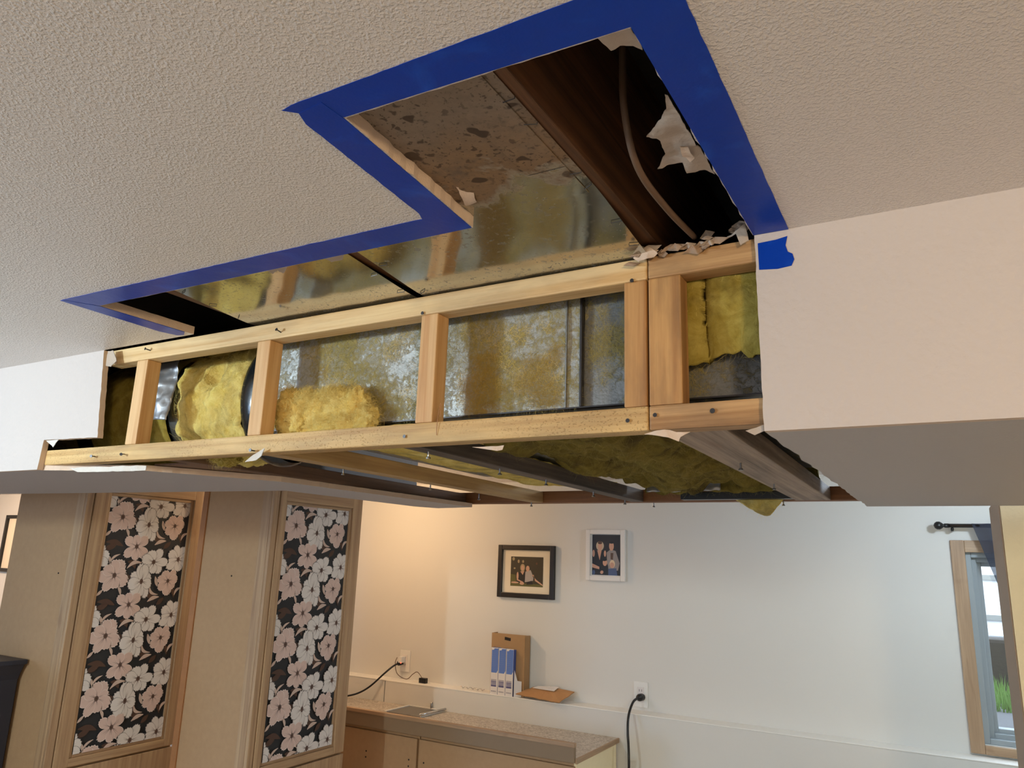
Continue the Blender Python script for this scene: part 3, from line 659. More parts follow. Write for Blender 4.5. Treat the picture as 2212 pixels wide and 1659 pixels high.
def blanket(u, v):
    x = -.743+.416*u; y = 1.06+.90*v
    z = .232-.008*math.sin(math.pi*u)-.026*max(0, 1-((x+.50+.12*(v-.5)+.03*math.sin(v*9))/.07)**2)-.040*abs(noise.fractal(Vector((x*6, y*4.5, 1.7)), .9, 2.0, 4))+.012*max(0, noise.noise(Vector((x*22, y*16, 4))))
    return Vector((x, y, max(.186, min(z, .2312))))
sheet_ins('insulation_blanket', blanket, 100, 170, MAT['ins_shaded'], 'sagging dark yellow insulation blanket between dark and grey cross joists', .0015, 900)
def blanket2(u, v):
    x = -1.072+.287*u; y = 1.04+.95*v; z = .226-.006*math.sin(math.pi*u)+.010*noise.fractal(Vector((x*8, y*6, 7.0)), .9, 2.0, 4); return Vector((x, y, min(z, .2312)))
sheet_ins('insulation_blanket', blanket2, 60, 120, MAT['ins'], 'yellow insulation strip above the pale pine cross joist', .0015, 300)
def scrap(u, v):
    a = pY(1585+110*u, 1078, 2.088); b = pY(1655+20*(u-.5), 1114, 2.080); q = a.lerp(b, v); q.y += .008*noise.noise(q*40); return q+Vector((0, -.004, .003*noise.noise(q*90)))
sheet_ins('insulation_scrap', scrap, 24, 14, MAT['ins'], 'small pointed yellow insulation scrap hanging below the back plate', .004, 60, 'fiber')
def batt_b(u, v):
    x = -.70+.45*u; z = .195+.06*v+.008*noise.noise(Vector((u*12, 5, 0)))*(1-v); return Vector((x, 1.99+.02*noise.fractal(Vector((x*12, 2, z*14)), .8, 2, 3), z))
sheet_ins('insulation_batt', batt_b, 60, 16, MAT['ins_shaded'], 'yellow insulation edge standing in front of the soffit back plate', .01, 300)
def foil(u, v):
    x = -.69+.20*u; z = .196+.034*v; return Vector((x, 1.968+.012*noise.fractal(Vector((x*18, 3, z*25)), .8, 2, 3), z+.004*noise.noise(Vector((u*9, 8, v*3)))))
tag(grid('foil_scrap', foil, 40, 10, MAT['silver'], None, thick=.0006), 'crumpled grey foil facing scrap below the insulation at the soffit back', 'foil')
tag(box('duct_liner_board', -.62, -.26, 2.045, 2.075, ZX+.001, ZX+.022, MAT['black'], None, .001), 'black liner board lying beneath the insulation at the soffit back', 'board')
tag(clump('insulation_tuft', (pZ(600, 1000, ZX+.02).x, 1.07, ZX+.012), .035, .03, .016, MAT['ins_olive'], 'x', 8.0, .3, 200), 'small dull tuft of insulation peeking out below the lower plate', 'insulation')

# ------------------------------------------------------------------ flat prints built from clipped polygons
def clip_poly(pts, x0, x1, y0, y1):
    def cut(p, f, inter):
        out = []
        for i in range(len(p)):
            a, b = p[i-1], p[i]; fa, fb = f(a), f(b)
            if fb:
                if not fa: out.append(inter(a, b))
                out.append(b)
            elif fa: out.append(inter(a, b))
        return out
    def ix(c): return lambda a, b: (c, a[1]+(b[1]-a[1])*(c-a[0])/(b[0]-a[0]))
    def iy(c): return lambda a, b: (a[0]+(b[0]-a[0])*(c-a[1])/(b[1]-a[1]), c)
    for f, i in ((lambda p: p[0] >= x0, ix(x0)), (lambda p: p[0] <= x1, ix(x1)), (lambda p: p[1] >= y0, iy(y0)), (lambda p: p[1] <= y1, iy(y1))):
        if len(pts) < 3: return []
        pts = cut(pts, f, i)
    return pts if len(pts) > 2 else []
class Print:
    """collects coloured polygons (u right, v up, metres) on a panel w x h"""
    def __init__(s, w, h): s.w, s.h, s.items = w, h, []
    def add(s, pts, mi):
        p = clip_poly([(float(a), float(b)) for a, b in pts], 0, s.w, 0, s.h)
        if p: s.items.append((p, mi))
    def ell(s, cx, cy, rx, ry, mi, n=20, rot=0.0):
        c, si = math.cos(rot), math.sin(rot)
        s.add([(cx+rx*math.cos(t)*c-ry*math.sin(t)*si, cy+rx*math.cos(t)*si+ry*math.sin(t)*c) for t in [2*math.pi*k/n for k in range(n)]], mi)
    def build(s, name, org, du_, dv, dn, mats, parent, step=8e-6, base=0.0002):
        org, du_, dv, dn = Vector(org), Vector(du_), Vector(dv), Vector(dn); bm = bmesh.new()
        for i, (p, mi) in enumerate(s.items):
            vs_ = [bm.verts.new(org+du_*a+dv*b+dn*(base+i*step)) for a, b in p]
            try: f = bm.faces.new(vs_); f.material_index = mi
            except ValueError: pass
        bmesh.ops.triangulate(bm, faces=bm.faces[:])
        for f in bm.faces:
            f.normal_update()
            if f.normal.dot(dn) < 0: f.normal_flip()
        return _link(name, bm, mats, parent)

# floral wallpaper
def petal(cx, cy, ang, L, wd, tip=3, seed=0.0):
    pts = []; n = 9
    for side in (1, -1):
        rng = range(n) if side == 1 else range(n-1, -1, -1)
        for k in rng:
            t = k/(n-1); wv = wd*math.sin(math.pi*min(1, t*.92+.04))**.8*(.55+.75*t)
            if t > .93: continue
            pts.append((L*t, side*wv))
        if side == 1:
            m = 2*tip+1
            for j in range(m):
                yy = wd*.72*(1-2*j/(m-1)); pts.append((L*(1.0-.10*abs(1-2*j/(m-1))**2-(.07 if j % 2 else 0)+.03*noise.noise(Vector((seed*3.1, j*1.7, 0)))), yy))
    c, s = math.cos(ang), math.sin(ang)
    return [(cx+x*c-y*s, cy+x*s+y*c) for x, y in pts]
def flower(P, cx, cy, r, n, mi, line, rot, sq=1.0, seed=0):
    def S(p): return [(cx+(x-cx)*1.0, cy+(y-cy)*sq) for x, y in p]
    rnd = random.Random(seed); order = list(range(n)); rnd.shuffle(order)
    for k in order:
        a = rot+2*math.pi*k/n+rnd.uniform(-.16, .16); L = r*rnd.uniform(.72, 1.06); wd = r*rnd.uniform(.27, .37)
        P.add(S(petal(cx, cy, a, L*1.035, wd*1.08, 3, seed+k)), line); P.add(S(petal(cx, cy, a, L, wd, 3, seed+k)), mi)
        for d in (-.16, 0.02, .17):
            b = a+d; l0, l1 = r*.14, L*rnd.uniform(.42, .72); w_ = r*.011
            c, s = math.cos(b), math.sin(b); P.add(S([(cx+l0*c-w_*s, cy+l0*s+w_*c), (cx+l1*c, cy+l1*s), (cx+l0*c+w_*s, cy+l0*s-w_*c)]), 4)
    P.ell(cx, cy, r*.13, r*.15*sq, 4, 12); P.ell(cx, cy, r*.06, r*.07, 3, 10)
def leaf(P, x0, y0, x1, y1, wd, bend, mi):
    dx, dy = x1-x0, y1-y0; L = math.hypot(dx, dy); nx, ny = -dy/L, dx/L; up, dn_ = [], []
    for k in range(9):
        t = k/8; b = bend*L*math.sin(math.pi*t); wv = wd*math.sin(math.pi*min(1, t*.9+.05))
        bx, by = x0+dx*t+nx*b, y0+dy*t+ny*b; up.append((bx+nx*wv, by+ny*wv)); dn_.append((bx-nx*wv, by-ny*wv))
    P.add(up+dn_[::-1], mi)
PW, PH, REP = .387, .992, .2385
def floral():
    P = Print(PW, PH); P.add([(0, 0), (PW, 0), (PW, PH), (0, PH)], 0)
    ya = PH-.083
    for r in range(-1, 6):
        y = ya-r*REP; u = PW
        for (a, b, c, d, w_, bn) in ((.02, .44, .22, .50, .011, .1), (.0, .56, .16, .42, .012, -.1), (.55, .30, .68, .44, .013, .1), (.72, .52, .80, .40, .010, 0), (.28, -.02, .36, .14, .012, .1), (.30, -.24, .40, -.12, .012, .2), (.88, .22, .93, .40, .008, .1)):
            leaf(P, u*a, y-REP*b, u*c, y-REP*d, w_, bn, 3)
        for (a, b, c, d, w_, bn) in ((.04, -.36, .10, -.20, .006, .12), (.09, -.2, .2, -.36, .005, .15), (.30, -.12, .47, -.22, .008, .18), (.24, .18, .38, .16, .006, .2), (.22, .18, .27, .34, .006, .1), (.60, .16, .72, .34, .006, -.25), (.60, .46, .74, .38, .008, .1), (.66, .02, .70, .20, .008, 0), (.93, .36, 1.02, .22, .006, .2), (0.0, .34, .06, .24, .006, 0), (.80, -.16, .88, -.24, .006, .1)):
            leaf(P, u*a, y-REP*b, u*c, y-REP*d, w_, bn, 5)
        flower(P, u*.925, y+REP*.29, .062, 8, 2, 6, .3, 1.15, 11); flower(P, u*-.075, y+REP*.29, .062, 8, 2, 6, .3, 1.15, 11)
        flower(P, u*.613, y+REP*.235, .072, 7, 2, 6, .15, .95, 12)
        flower(P, u*.493, y-REP*.107, .062, 9, 2, 6, .5, 1.25, 13)
        flower(P, u*.825, y-REP*.10, .060, 7, 1, 7, .2, 1.0, 14)
        flower(P, u*.38, y-REP*.50, .067, 6, 1, 7, .55, 1.0, 15)
        flower(P, u*.165, y, .073, 8, 1, 7, .25, .98, 16)
    return P
FL = [plain('wallpaper_charcoal', lin(44, 46, 50), 0.7), plain('wallpaper_blush', lin(222, 198, 190), 0.7), plain('wallpaper_white', lin(232, 228, 226), 0.7), plain('wallpaper_brown', lin(84, 62, 52), 0.7),
      plain('wallpaper_vein', lin(104, 84, 78), 0.7), plain('wallpaper_pale_leaf', lin(212, 190, 178), 0.7), plain('wallpaper_grey_line', lin(150, 146, 146), 0.7), plain('wallpaper_blush_edge', lin(240, 226, 220), 0.7)]
FP = floral()

# ------------------------------------------------------------------ tall cabinets with wallpapered doors
def tall_cabinet(x0, x1, y0, y1, py0, py1, pz0, pz1, label, strip_left=False):
    e = thing('tall_cabinet', ((x0+x1)/2, (y0+y1)/2, -H0), label, 'cabinet')
    zt = .36; box('body', x0, x1-.004, y0+.001, y1, -H0, zt, MAT['mdf'], e, .002)
    box('edge_strip', x1-.052, x1-.004, y0-.004, y0+.001, -H0, zt, MAT['stile'], e, .0015)
    ff = box('face_frame', x1-.004, x1+.012, y0-.003, y0+.026, -H0, zt, MAT['stile'], e, .002)
    dz0, dz1 = pz0-.042, pz1+.06; dy0, dy1 = y0+.030, y1-.006; fx0, fx1 = x1-.003, x1+.016
    d = empty('door', (x1, (dy0+dy1)/2, dz0)); d.parent = e; d.location = world_loc(d)-world_loc(e)
    box('door_stile', fx0, fx1, dy0, py0-.014, dz0, dz1, MAT['stile'], d, .002); box('door_stile', fx0, fx1, py1+.014, dy1, dz0, dz1, MAT['stile'], d, .002)
    box('door_rail', fx0, fx1, py0-.014, py1+.014, dz0, pz0-.012, MAT['rail'], d, .002); box('door_rail', fx0, fx1, py0-.014, py1+.014, pz1+.014, dz1, MAT['rail'], d, .002)
    for a in ((py0-.014, py0, pz0, pz1), (py1, py1+.014, pz0, pz1)): box('inner_moulding', fx0, x1+.009, a[0], a[1], a[2]-.012, a[3]+.014, MAT['stile'], d, .003)
    for a in ((pz0-.012, pz0), (pz1, pz1+.014)): box('inner_moulding', fx0, x1+.009, py0, py1, a[0], a[1], MAT['rail'], d, .003)
    FP.build('floral_panel', (x1+.003, py0, pz1-PH), (0, 1, 0), (0, 0, 1), (1, 0, 0), FL, d)
    box('lower_door', fx0, fx1, dy0, dy1, -H0+.1, dz0-.008, MAT['stile'], e, .002)
    if strip_left: box('filler_strip', x0-.002, x0+.030, y0-.006, y0+.001, -H0, zt, MAT['orange_wood'], e, .001)
    for px, py in (((500, 1244),) if strip_left else ((126, 1238), (100, 1528))):
        p = pY(px, py, y0); bm = bmesh.new(); bm_tube(bm, [p+Vector((0, -.0006, 0)), p+Vector((0, .002, 0))], .0035, 8); _link('screw_hole', bm, MAT['ink'], e)
    return e
tall_cabinet(-3.49, -3.0, 1.80, 2.352, 1.902, 2.289, -.783, .209, 'tall floral-panelled cabinet nearest the navy dresser, left of the pair')
tall_cabinet(-2.79, -2.373, 2.20, 2.744, 2.275, 2.661, -.794, .198, 'tall floral-panelled cabinet beside the counter, right of the pair', True)
# right cabinet at the picture edge
c3 = thing('tall_cabinet', (.6, 2.4, -H0), 'pale particleboard tall cabinet in front of the window at the right edge', 'cabinet')
box('body', .134, 1.1, 2.20, 2.58, -H0, .195, MAT['mdf_light'], c3, .002); box('face_frame', .1305, .1338, 2.1995, 2.582, -H0, .195, MAT['strip_brown'], c3, .002)
# navy dresser
dr = thing('dresser', (-3.6, 1.35, -H0), 'dark navy dresser with moulded top at the lower left corner', 'dresser')
box('carcass', -3.95, -3.235, .90, 1.785, -H0, -.485, MAT['navy'], dr, .004); box('top', -3.985, -3.200, .87, 1.792, -.462, -.444, MAT['navy'], dr, .003)
prism('cornice', [(-3.235, .90, -.52), (-3.228, .90, -.50), (-3.214, .90, -.476), (-3.205, .90, -.462), (-3.945, .90, -.462), (-3.945, .90, -.52)], (0, .885, 0), MAT['navy'], dr)
for z0, z1 in ((-.80, -.54), (-1.10, -.82), (-1.40, -1.12)): dwr = box('drawer', -3.92, -3.26, .885, .90, z0, z1, MAT['navy'], dr, .003); box('knob', -3.60, -3.57, .865, .885, (z0+z1)/2-.012, (z0+z1)/2+.012, MAT['steel'], dwr, .004)

# ------------------------------------------------------------------ counter, base cabinets, sink
ct = thing('countertop', (-2.4, 3.3, -.81), 'speckled laminate countertop with raised wooden front edge', 'countertop')
box('slab', -3.7, -1.395, 3.08, 3.548, -.808, -.790, MAT['counter'], ct); box('end_edge', -1.397, -1.389, 3.07, 3.548, -.810, -.7895, MAT['rail'], ct, .001)
box('front_board', -3.7, -1.397, 3.058, 3.079, -.806, -.731, MAT['apron'], ct, .003); box('front_cap', -3.7, -1.395, 3.055, 3.079, -.746, -.7295, MAT['casing_x'], ct, .002)
def base_cab(x0, x1, label, end, holes):
    e = thing('base_cabinet', ((x0+x1)/2, 3.3, -H0), label, 'cabinet', None)
    box('body', x0, x1-.012, 3.095, 3.54, -H0, -.812, MAT['mdf'], e, .001); box('front_panel', x0+.004, x1-.004, 3.078, 3.095, -H0+.02, -.824, MAT['mdf'], e, .003)
    box('end_panel', x1-.012, x1, 3.095, 3.54, -H0, -.812, MAT['mdf_light' if end else 'mdf'], e, .001)
    for px, py in holes:
        p = pY(px, py, 3.078); bm = bmesh.new(); bm_tube(bm, [p+Vector((0, -.0008, 0)), p+Vector((0, .003, 0))], .004, 8); _link('screw_hole', bm, MAT['ink'], e)
base_cab(-3.7, -2.206, 'particleboard base cabinet under the sink beside the floral cabinet', False, [(791, 1622), (790, 1635), (883, 1641), (882, 1655)])
base_cab(-2.200, -1.402, 'particleboard base cabinet at the right end of the counter', True, [(915, 1648)])
sk = thing('sink', (-2.49, 3.43, -.79), 'grey metal sink insert with pale rim set in the countertop', 'sink')
box('basin', -2.60, -2.385, 3.335, 3.535, -.7895, -.7875, MAT['steel'], sk)
for a in ((-2.612, -2.60, 3.335, 3.54), (-2.385, -2.375, 3.335, 3.54), (-2.612, -2.375, 3.535, 3.546)): box('rim', a[0], a[1], a[2], a[3], -.7895, -.783, MAT['white'], sk, .001)
tube('faucet_stub', [(-2.46, 3.54, -.785), (-2.46, 3.54, -.755)], .006, MAT['steel'], sk)
tag(tube('metal_rod', [(-2.378, 3.32, -.776), (-2.365, 3.535, -.776)], .006, MAT['chrome']), 'short chrome rod lying along the right rim of the sink', 'rod')

# ------------------------------------------------------------------ wall outlets, cords
def outlet(xc, zc, label):
    e = thing('wall_outlet', (xc, YW, zc-.055), label, 'outlet')
    box('cover_plate', xc-.036, xc+.036, YW-.006, YW, zc-.058, zc+.058, MAT['white'], e, .003); box('socket_insert', xc-.017, xc+.017, YW-.008, YW-.005, zc-.034, zc+.034, MAT['boxwhite'], e, .002)
    for dz in (-.019, .019):
        for dx in (-.006, .006): box('slot', xc+dx-.001, xc+dx+.001, YW-.0084, YW-.007, zc+dz-.005, zc+dz+.005, MAT['ink'], e)
outlet(-2.735, -.578, 'white wall outlet with small plugs on the warm lit wall side'); outlet(-1.318, -.604, 'white wall outlet with one black plug, right of the counter')
pc = thing('power_cord', (-1.33, YW-.03, -.64), 'thick black power cord hanging down right of the counter', 'cord')
pp = pY(1381, 1507, 3.62); tube('plug', [(pp.x+.005, YW-.004, pp.z), (pp.x, 3.62, pp.z), (pp.x-.004, 3.608, pp.z-.002)], [.017, .017, .011], MAT['black'], pc, 12)
tube('cable', smooth_path([(pp.x, 3.615, pp.z), pY(1368, 1516, 3.56), pY(1358, 1545, 3.50), pY(1356, 1580, 3.47), pY(1358, 1620, 3.46), pY(1359, 1700, 3.45), pY(1362, 2100, 3.45)], 8), .0058, MAT['black'], pc, 8)
lc = thing('power_cord', (-2.74, YW-.03, -.6), 'black power cord sloping from the warm lit outlet behind the cabinet', 'cord')
q0 = pY(865, 1432, 3.63); tube('plug', [(q0.x, YW-.004, q0.z), (q0.x, 3.612, q0.z)], .013, MAT['black'], lc, 10)
tube('cable', smooth_path([(q0.x, 3.612, q0.z), pY(848, 1440, 3.57), pY(830, 1455, 3.54), pY(800, 1482, 3.51), pY(774, 1497, 3.50), pY(746, 1504, 3.50), pY(700, 1510, 3.5)], 8), .0052, MAT['black'], lc, 8)
nl = thing('night_light', (q0.x+.02, YW-.02, -.56), 'pale plug-in night light with glowing red dot in the left outlet', 'night light')
n0 = pY(868, 1424, 3.625); box('housing', n0.x-.012, n0.x+.014, 3.605, 3.642, n0.z-.018, n0.z+.016, MAT['white'], nl, .004)
t_ = NT('red_indicator'); t_.set('Emission Color', (1, .1, .05, 1)); t_.set('Emission Strength', 2.0); t_.set('Base Color', (1, .2, .1, 1))
r0 = pY(865, 1437, 3.60); tube('indicator', [(r0.x, 3.604, r0.z+.012), (r0.x, 3.6005, r0.z+.012)], .003, t_.mat, nl, 8)
ad = thing('charger', (-2.55, 3.6, -.675), 'small black charger block on the ledge with thin tan cable', 'charger')
a0 = pY(914, 1471, 3.60); box('block', a0.x-.022, a0.x+.022, a0.y-.012, a0.y+.014, -.675, -.648, MAT['black'], ad, .003)
tube('cable', smooth_path([pY(858, 1420, 3.60), pY(854, 1432, 3.595), pY(858, 1455, 3.60), pY(878, 1467, 3.59), pY(892, 1456, 3.59), pY(902, 1452, 3.59), (a0.x-.006, a0.y, -.652)], 8), .002, MAT['cable'], ad, 6)

# ------------------------------------------------------------------ things on the ledge
ZL = -.675
kb = thing('cardboard_box', (-2.01, 3.6, ZL), 'brown cardboard carton standing against the wall behind blue cartons', 'box')
kx0, kx1 = pY(1066, 1366, 3.60).x, pY(1133, 1370, 3.60).x; kz = pY(1066, 1366, 3.60).z
bm = bmesh.new()
bm_box(bm, kx0, kx1+.012, 3.585, 3.589, ZL, kz); bm_box(bm, kx0, kx1+.012, 3.640, 3.644, ZL, kz-.006); bm_box(bm, kx0, kx0+.004, 3.588, 3.641, ZL, kz); bm_box(bm, kx1+.008, kx1+.012, 3.588, 3.641, ZL, kz-.004); bm_box(bm, kx0+.004, kx1+.008, 3.589, 3.64, ZL, ZL+.004)
_link('carton', bm, MAT['kraft'], kb)
mk = pY(1091, 1377, 3.585)
bm = bmesh.new()
for k, (dx, w_) in enumerate(((0, .009), (.0105, .006), (.018, .006), (.0255, .010))):
    bm_box(bm, mk.x-.001+dx, mk.x-.001+dx+w_, 3.5835, 3.585, mk.z-.012-.002*k*.5, mk.z+.003-.001*k)
_link('black_print', bm, MAT['ink'], kb)
bx0 = pY(1061, 1440, 3.56).x; bw = (pY(1110, 1440, 3.56).x-bx0)/3.0; bt = pY(1064, 1398, 3.56).z
for k in range(3):
    xa, xb = bx0+k*bw+.001, bx0+(k+1)*bw-.001
    e = thing('blue_carton', ((xa+xb)/2, 3.57, ZL), ['leftmost of the three slim blue and white cartons on the ledge', 'middle one of the three slim blue and white cartons on the ledge', 'rightmost of the three slim blue and white cartons on the ledge'][k], 'box', 'slim cartons before the cardboard box')
    box('carton', xa, xb, 3.556, 3.583, ZL, bt-.002*k, MAT['boxblue_dark'], e, .0008)
    P = Print(xb-xa, bt-ZL); W_, H_ = xb-xa, bt-ZL
    P.add([(0, 0), (W_, 0), (W_, H_), (0, H_)], 1); P.add([(.003, H_*.46), (W_*.80, H_*.46), (W_*.98, H_*.52), (W_*.98, H_*.985), (W_*.45, H_*.985), (W_*.32, H_*.95), (.003, H_*.95)], 0)
    for q, (f, m) in enumerate(((.30, 3), (.272, 2), (.248, 2), (.222, 2), (.195, 2), (.165, 2))): P.add([(.004, H_*f), (W_-.008, H_*f), (W_-.008, H_*(f+(.016 if q < 5 else .026))), (.004, H_*(f+(.016 if q < 5 else .026)))], m)
    for q in range(5): P.add([(.006+q*.006, H_*.055), (.0105+q*.006, H_*.055), (.0105+q*.006, H_*.078), (.006+q*.006, H_*.078)], 3)
    for q in range(7): P.add([(.005, H_*(.60+.045*q)), (W_*.62, H_*(.60+.045*q)), (W_*.62, H_*(.606+.045*q)), (.005, H_*(.606+.045*q))], 4)
    P.build('printed_front', (xa, 3.556, ZL), (1, 0, 0), (0, 0, 1), (0, -1, 0), [MAT['boxblue'], MAT['boxwhite'], MAT['boxnavy'], MAT['boxgrey'], plain('pale_blue_print', lin(118, 140, 196), .5)], e, 2e-5)
wb = pY(1115, 1480, 3.565)
tag(prism('white_card', [(wb.x-.006, 3.552, ZL), (wb.x+.026, 3.574, ZL), (wb.x+.026, 3.574, ZL+.075), (wb.x+.008, 3.562, ZL+.078), (wb.x-.006, 3.552, ZL+.13)], (.001, -.001, 0), MAT['boxwhite']), 'white folded carton flap standing right of the blue cartons', 'card')
ev = thing('padded_envelope', (-1.80, 3.57, ZL), 'crumpled brown paper envelope hanging over the ledge edge', 'envelope')
E0 = [pY(1114, 1500, 3.556), pY(1152, 1485, 3.625), pY(1190, 1485, 3.64), pY(1241, 1496, 3.625), pY(1208, 1521, 3.528), pY(1165, 1511, 3.540)]
for p in E0: p.z = max(p.z, ZL+.006)
bm = bmesh.new(); f = bm.faces.new([bm.verts.new(p) for p in E0]); bmesh.ops.triangulate(bm, faces=[f]); bmesh.ops.subdivide_edges(bm, edges=bm.edges[:], cuts=4, use_grid_fill=True)
for v in bm.verts: v.co.z += .004*noise.noise(v.co*35)
bmesh.ops.recalc_face_normals(bm, faces=bm.faces[:]); bmesh.ops.solidify(bm, geom=bm.faces[:], thickness=.004); _link('paper', bm, MAT['kraft_env'], ev)
L0 = [E0[0].lerp(E0[1], .75).lerp(E0[3], .08)+Vector((0, 0, .007)), E0[1].lerp(E0[3], .12)+Vector((0, 0, .009)), E0[2].lerp(E0[3], .35)+Vector((0, 0, .010)), E0[4].lerp(E0[2], .62)+Vector((0, 0, .009))]
lb = prism('address_label', L0, (0, 0, .0012), MAT['boxwhite'], ev)
for k in range(3):
    a, b = L0[0].lerp(L0[1], .25+.22*k), L0[3].lerp(L0[2], .25+.22*k); c = a.lerp(b, .35); d = a.lerp(b, .85)
    prism('label_text', [c+Vector((0, 0, .0016)), d+Vector((0, 0, .0016)), d+Vector((0, .003, .0016)), c+Vector((0, .003, .0016))], (0, 0, .0002), MAT['boxgrey'], lb)
wpts = [Vector((pY(996+52*i/24, 1480+8*i/24, 3.60).x, 3.595, ZL+.005))+Vector((0, .006*math.sin(i*1.3), .004*math.cos(i*1.3)+.002)) for i in range(25)]
tag(tube('wire_garland', wpts, .0028, MAT['chrome'], None, 6), 'thin crumpled silver foil strip lying on the ledge', 'foil strip')

# ------------------------------------------------------------------ framed pictures
def skin_print(name, org, w_, h_, shapes, cols, parent):
    P = Print(w_, h_); P.add([(0, 0), (w_, 0), (w_, h_), (0, h_)], 0)
    for s in shapes:
        if s[0] == 'e': P.ell(s[1]*w_, s[2]*h_, s[3]*w_, s[4]*h_, s[5], 18, s[6] if len(s) > 6 else 0)
        else: P.add([(a*w_, b*h_) for a, b in s[1]], s[2])
    P.build(name, org, (1, 0, 0), (0, 0, 1), (0, -1, 0), cols, parent, 2e-5)
def pic(x0, x1, z0, z1, fw, dep, mat, label, inner=None):
    e = thing('picture_frame', ((x0+x1)/2, YW, z0), label, 'picture')
    for a in ((x0, x0+fw, z0, z1), (x1-fw, x1, z0, z1), (x0+fw, x1-fw, z0, z0+fw), (x0+fw, x1-fw, z1-fw, z1)): box('frame_bar', a[0], a[1], YW-dep, YW, a[2], a[3], mat, e, .003)
    box('mat_board', x0+fw, x1-fw, YW-dep*.35, YW, z0+fw, z1-fw, MAT['cream'] if inner != 'none' else MAT['white'], e); return e
MAT['cream'] = plain('cream_mat_board', lin(240, 226, 200), 0.8); MAT['frame_black'] = plain('black_frame_wood', lin(26, 24, 24), 0.4); MAT['frame_white'] = plain('white_frame_wood', lin(236, 232, 226), 0.5)
C = lambda *a: plain('photo_tone', lin(*a), 0.5)
pcol = [C(58, 50, 32), C(206, 160, 132), C(30, 26, 26), C(178, 166, 158), C(170, 150, 112), C(96, 92, 44), C(96, 66, 46), C(80, 104, 146), C(36, 32, 30)]
f1 = pic(-2.131, -1.787, -.192, .085, .026, .022, MAT['frame_black'], 'square black frame with cream mat holding a photo of a seated couple')
sh = [('e', .08, .92, .04, .06, 4), ('e', .24, .84, .03, .06, 4), ('e', .38, .84, .03, .05, 4), ('e', .12, .6, .03, .03, 4), ('e', .8, .78, .03, .04, 6), ('p', [(0, .40), (.16, .38), (.18, .12), (0, .14)], 5), ('p', [(0, 0), (1, 0), (1, .08), (0, .12)], 5),
      ('e', .37, .63, .075, .13, 4), ('p', [(.22, .44), (.46, .52), (.50, .12), (.24, .14)], 2), ('e', .37, .62, .045, .09, 1), ('p', [(.30, .50), (.43, .52), (.38, .38)], 1), ('e', .22, .34, .032, .14, 1), ('p', [(.20, .25), (.40, .15), (.42, .10), (.20, .20)], 1), ('e', .36, .10, .07, .05, 1), ('e', .14, .12, .12, .03, 1),
      ('p', [(.46, .50), (.62, .56), (.72, .30), (.70, .20), (.45, .14)], 3), ('e', .53, .60, .055, .10, 1), ('p', [(.50, .06), (.52, .15), (.66, .20), (.70, .08)], 2), ('p', [(.66, .40), (.72, .40), (.76, .2), (1.0, .04), (1.0, .08), (.80, .24)], 1)]
skin_print('photograph', (-2.055, YW-.0085, -.131), .198, .155, sh, pcol, f1)
f2 = pic(-1.607, -1.392, -.083, .173, .024, .020, MAT['frame_white'], 'white frame holding a dark family portrait photo', 'none')
pc2 = [C(36, 33, 34), C(206, 158, 132), C(20, 20, 22), C(150, 142, 138), C(196, 180, 152), C(90, 66, 48), C(76, 92, 130), C(228, 204, 168)]
sh2 = [('e', .28, .72, .14, .12, 4), ('p', [(.04, .58), (.46, .60), (.48, .10), (.0, .05), (.0, .4)], 2), ('e', .05, .53, .045, .09, 1), ('e', .46, .53, .04, .08, 1), ('p', [(.18, .61), (.34, .61), (.27, .36)], 1), ('e', .28, .71, .075, .10, 1), ('e', .28, .80, .08, .04, 5), ('p', [(.0, .28), (.26, .20), (.26, .14), (.0, .18)], 1),
       ('p', [(.52, .56), (.66, .64), (.84, .60), (.98, .30), (.92, .12), (.55, .14)], 3), ('p', [(.66, .55), (.76, .55), (.74, .38), (.66, .4)], 5), ('e', .69, .72, .085, .115, 1), ('e', .69, .81, .085, .03, 2), ('e', .46, .17, .12, .16, 2), ('e', .46, .31, .08, .085, 1), ('e', .44, .38, .09, .035, 2), ('e', .72, .28, .095, .10, 7), ('e', .71, .25, .075, .07, 1), ('p', [(.58, .16), (.86, .18), (.90, 0), (.58, 0)], 6), ('e', .35, .07, .06, .04, 1, .6), ('e', .06, .06, .05, .06, 6)]
skin_print('photograph', (-1.575, YW-.0078, -.055), .154, .202, sh2, pc2, f2)
f3 = pic(-7.19, -6.70, -.236, .247, .03, .03, MAT['frame_black'], 'black framed blank picture on the wall at the left edge')

# ------------------------------------------------------------------ window, curtain, outside
win = struct(empty('window_1', (.5, YW, WZ0)))
cz0, cz1, cx0 = -.668, .144, .033
box('casing', cx0, WX0, YW-.016, YW, cz0, cz1, MAT['casing_z'], win, .003); box('casing', WX1, WX1+.05, YW-.016, YW, cz0, cz1, MAT['casing_z'], win, .003)
box('casing', WX0, WX1, YW-.016, YW, WZ1, cz1, MAT['casing_x'], win, .003); box('casing', WX0, WX1, YW-.020, YW, cz0, WZ0, MAT['casing_x'], win, .003)
for k, (o, ya, yb) in enumerate(((0.0, .02, .15), (.018, .05, .13), (.034, .07, .12))):
    a0, a1, b0, b1 = WX0+o, WX1-o, WZ0+o, WZ1-o; w_ = .02
    box('sash', a0, a0+w_, YW+ya, YW+yb, b0, b1, MAT['vinyl'], win, .002); box('sash', a1-w_, a1, YW+ya, YW+yb, b0, b1, MAT['vinyl'], win, .002)
    box('sash', a0+w_, a1-w_, YW+ya, YW+yb, b0, b0+w_, MAT['vinyl'], win, .002); box('sash', a0+w_, a1-w_, YW+ya, YW+yb, b1-w_, b1, MAT['vinyl'], win, .002)
box('pane', WX0+.05, WX1-.05, YW+.094, YW+.097, WZ0+.05, WZ1-.05, MAT['glass'], win)
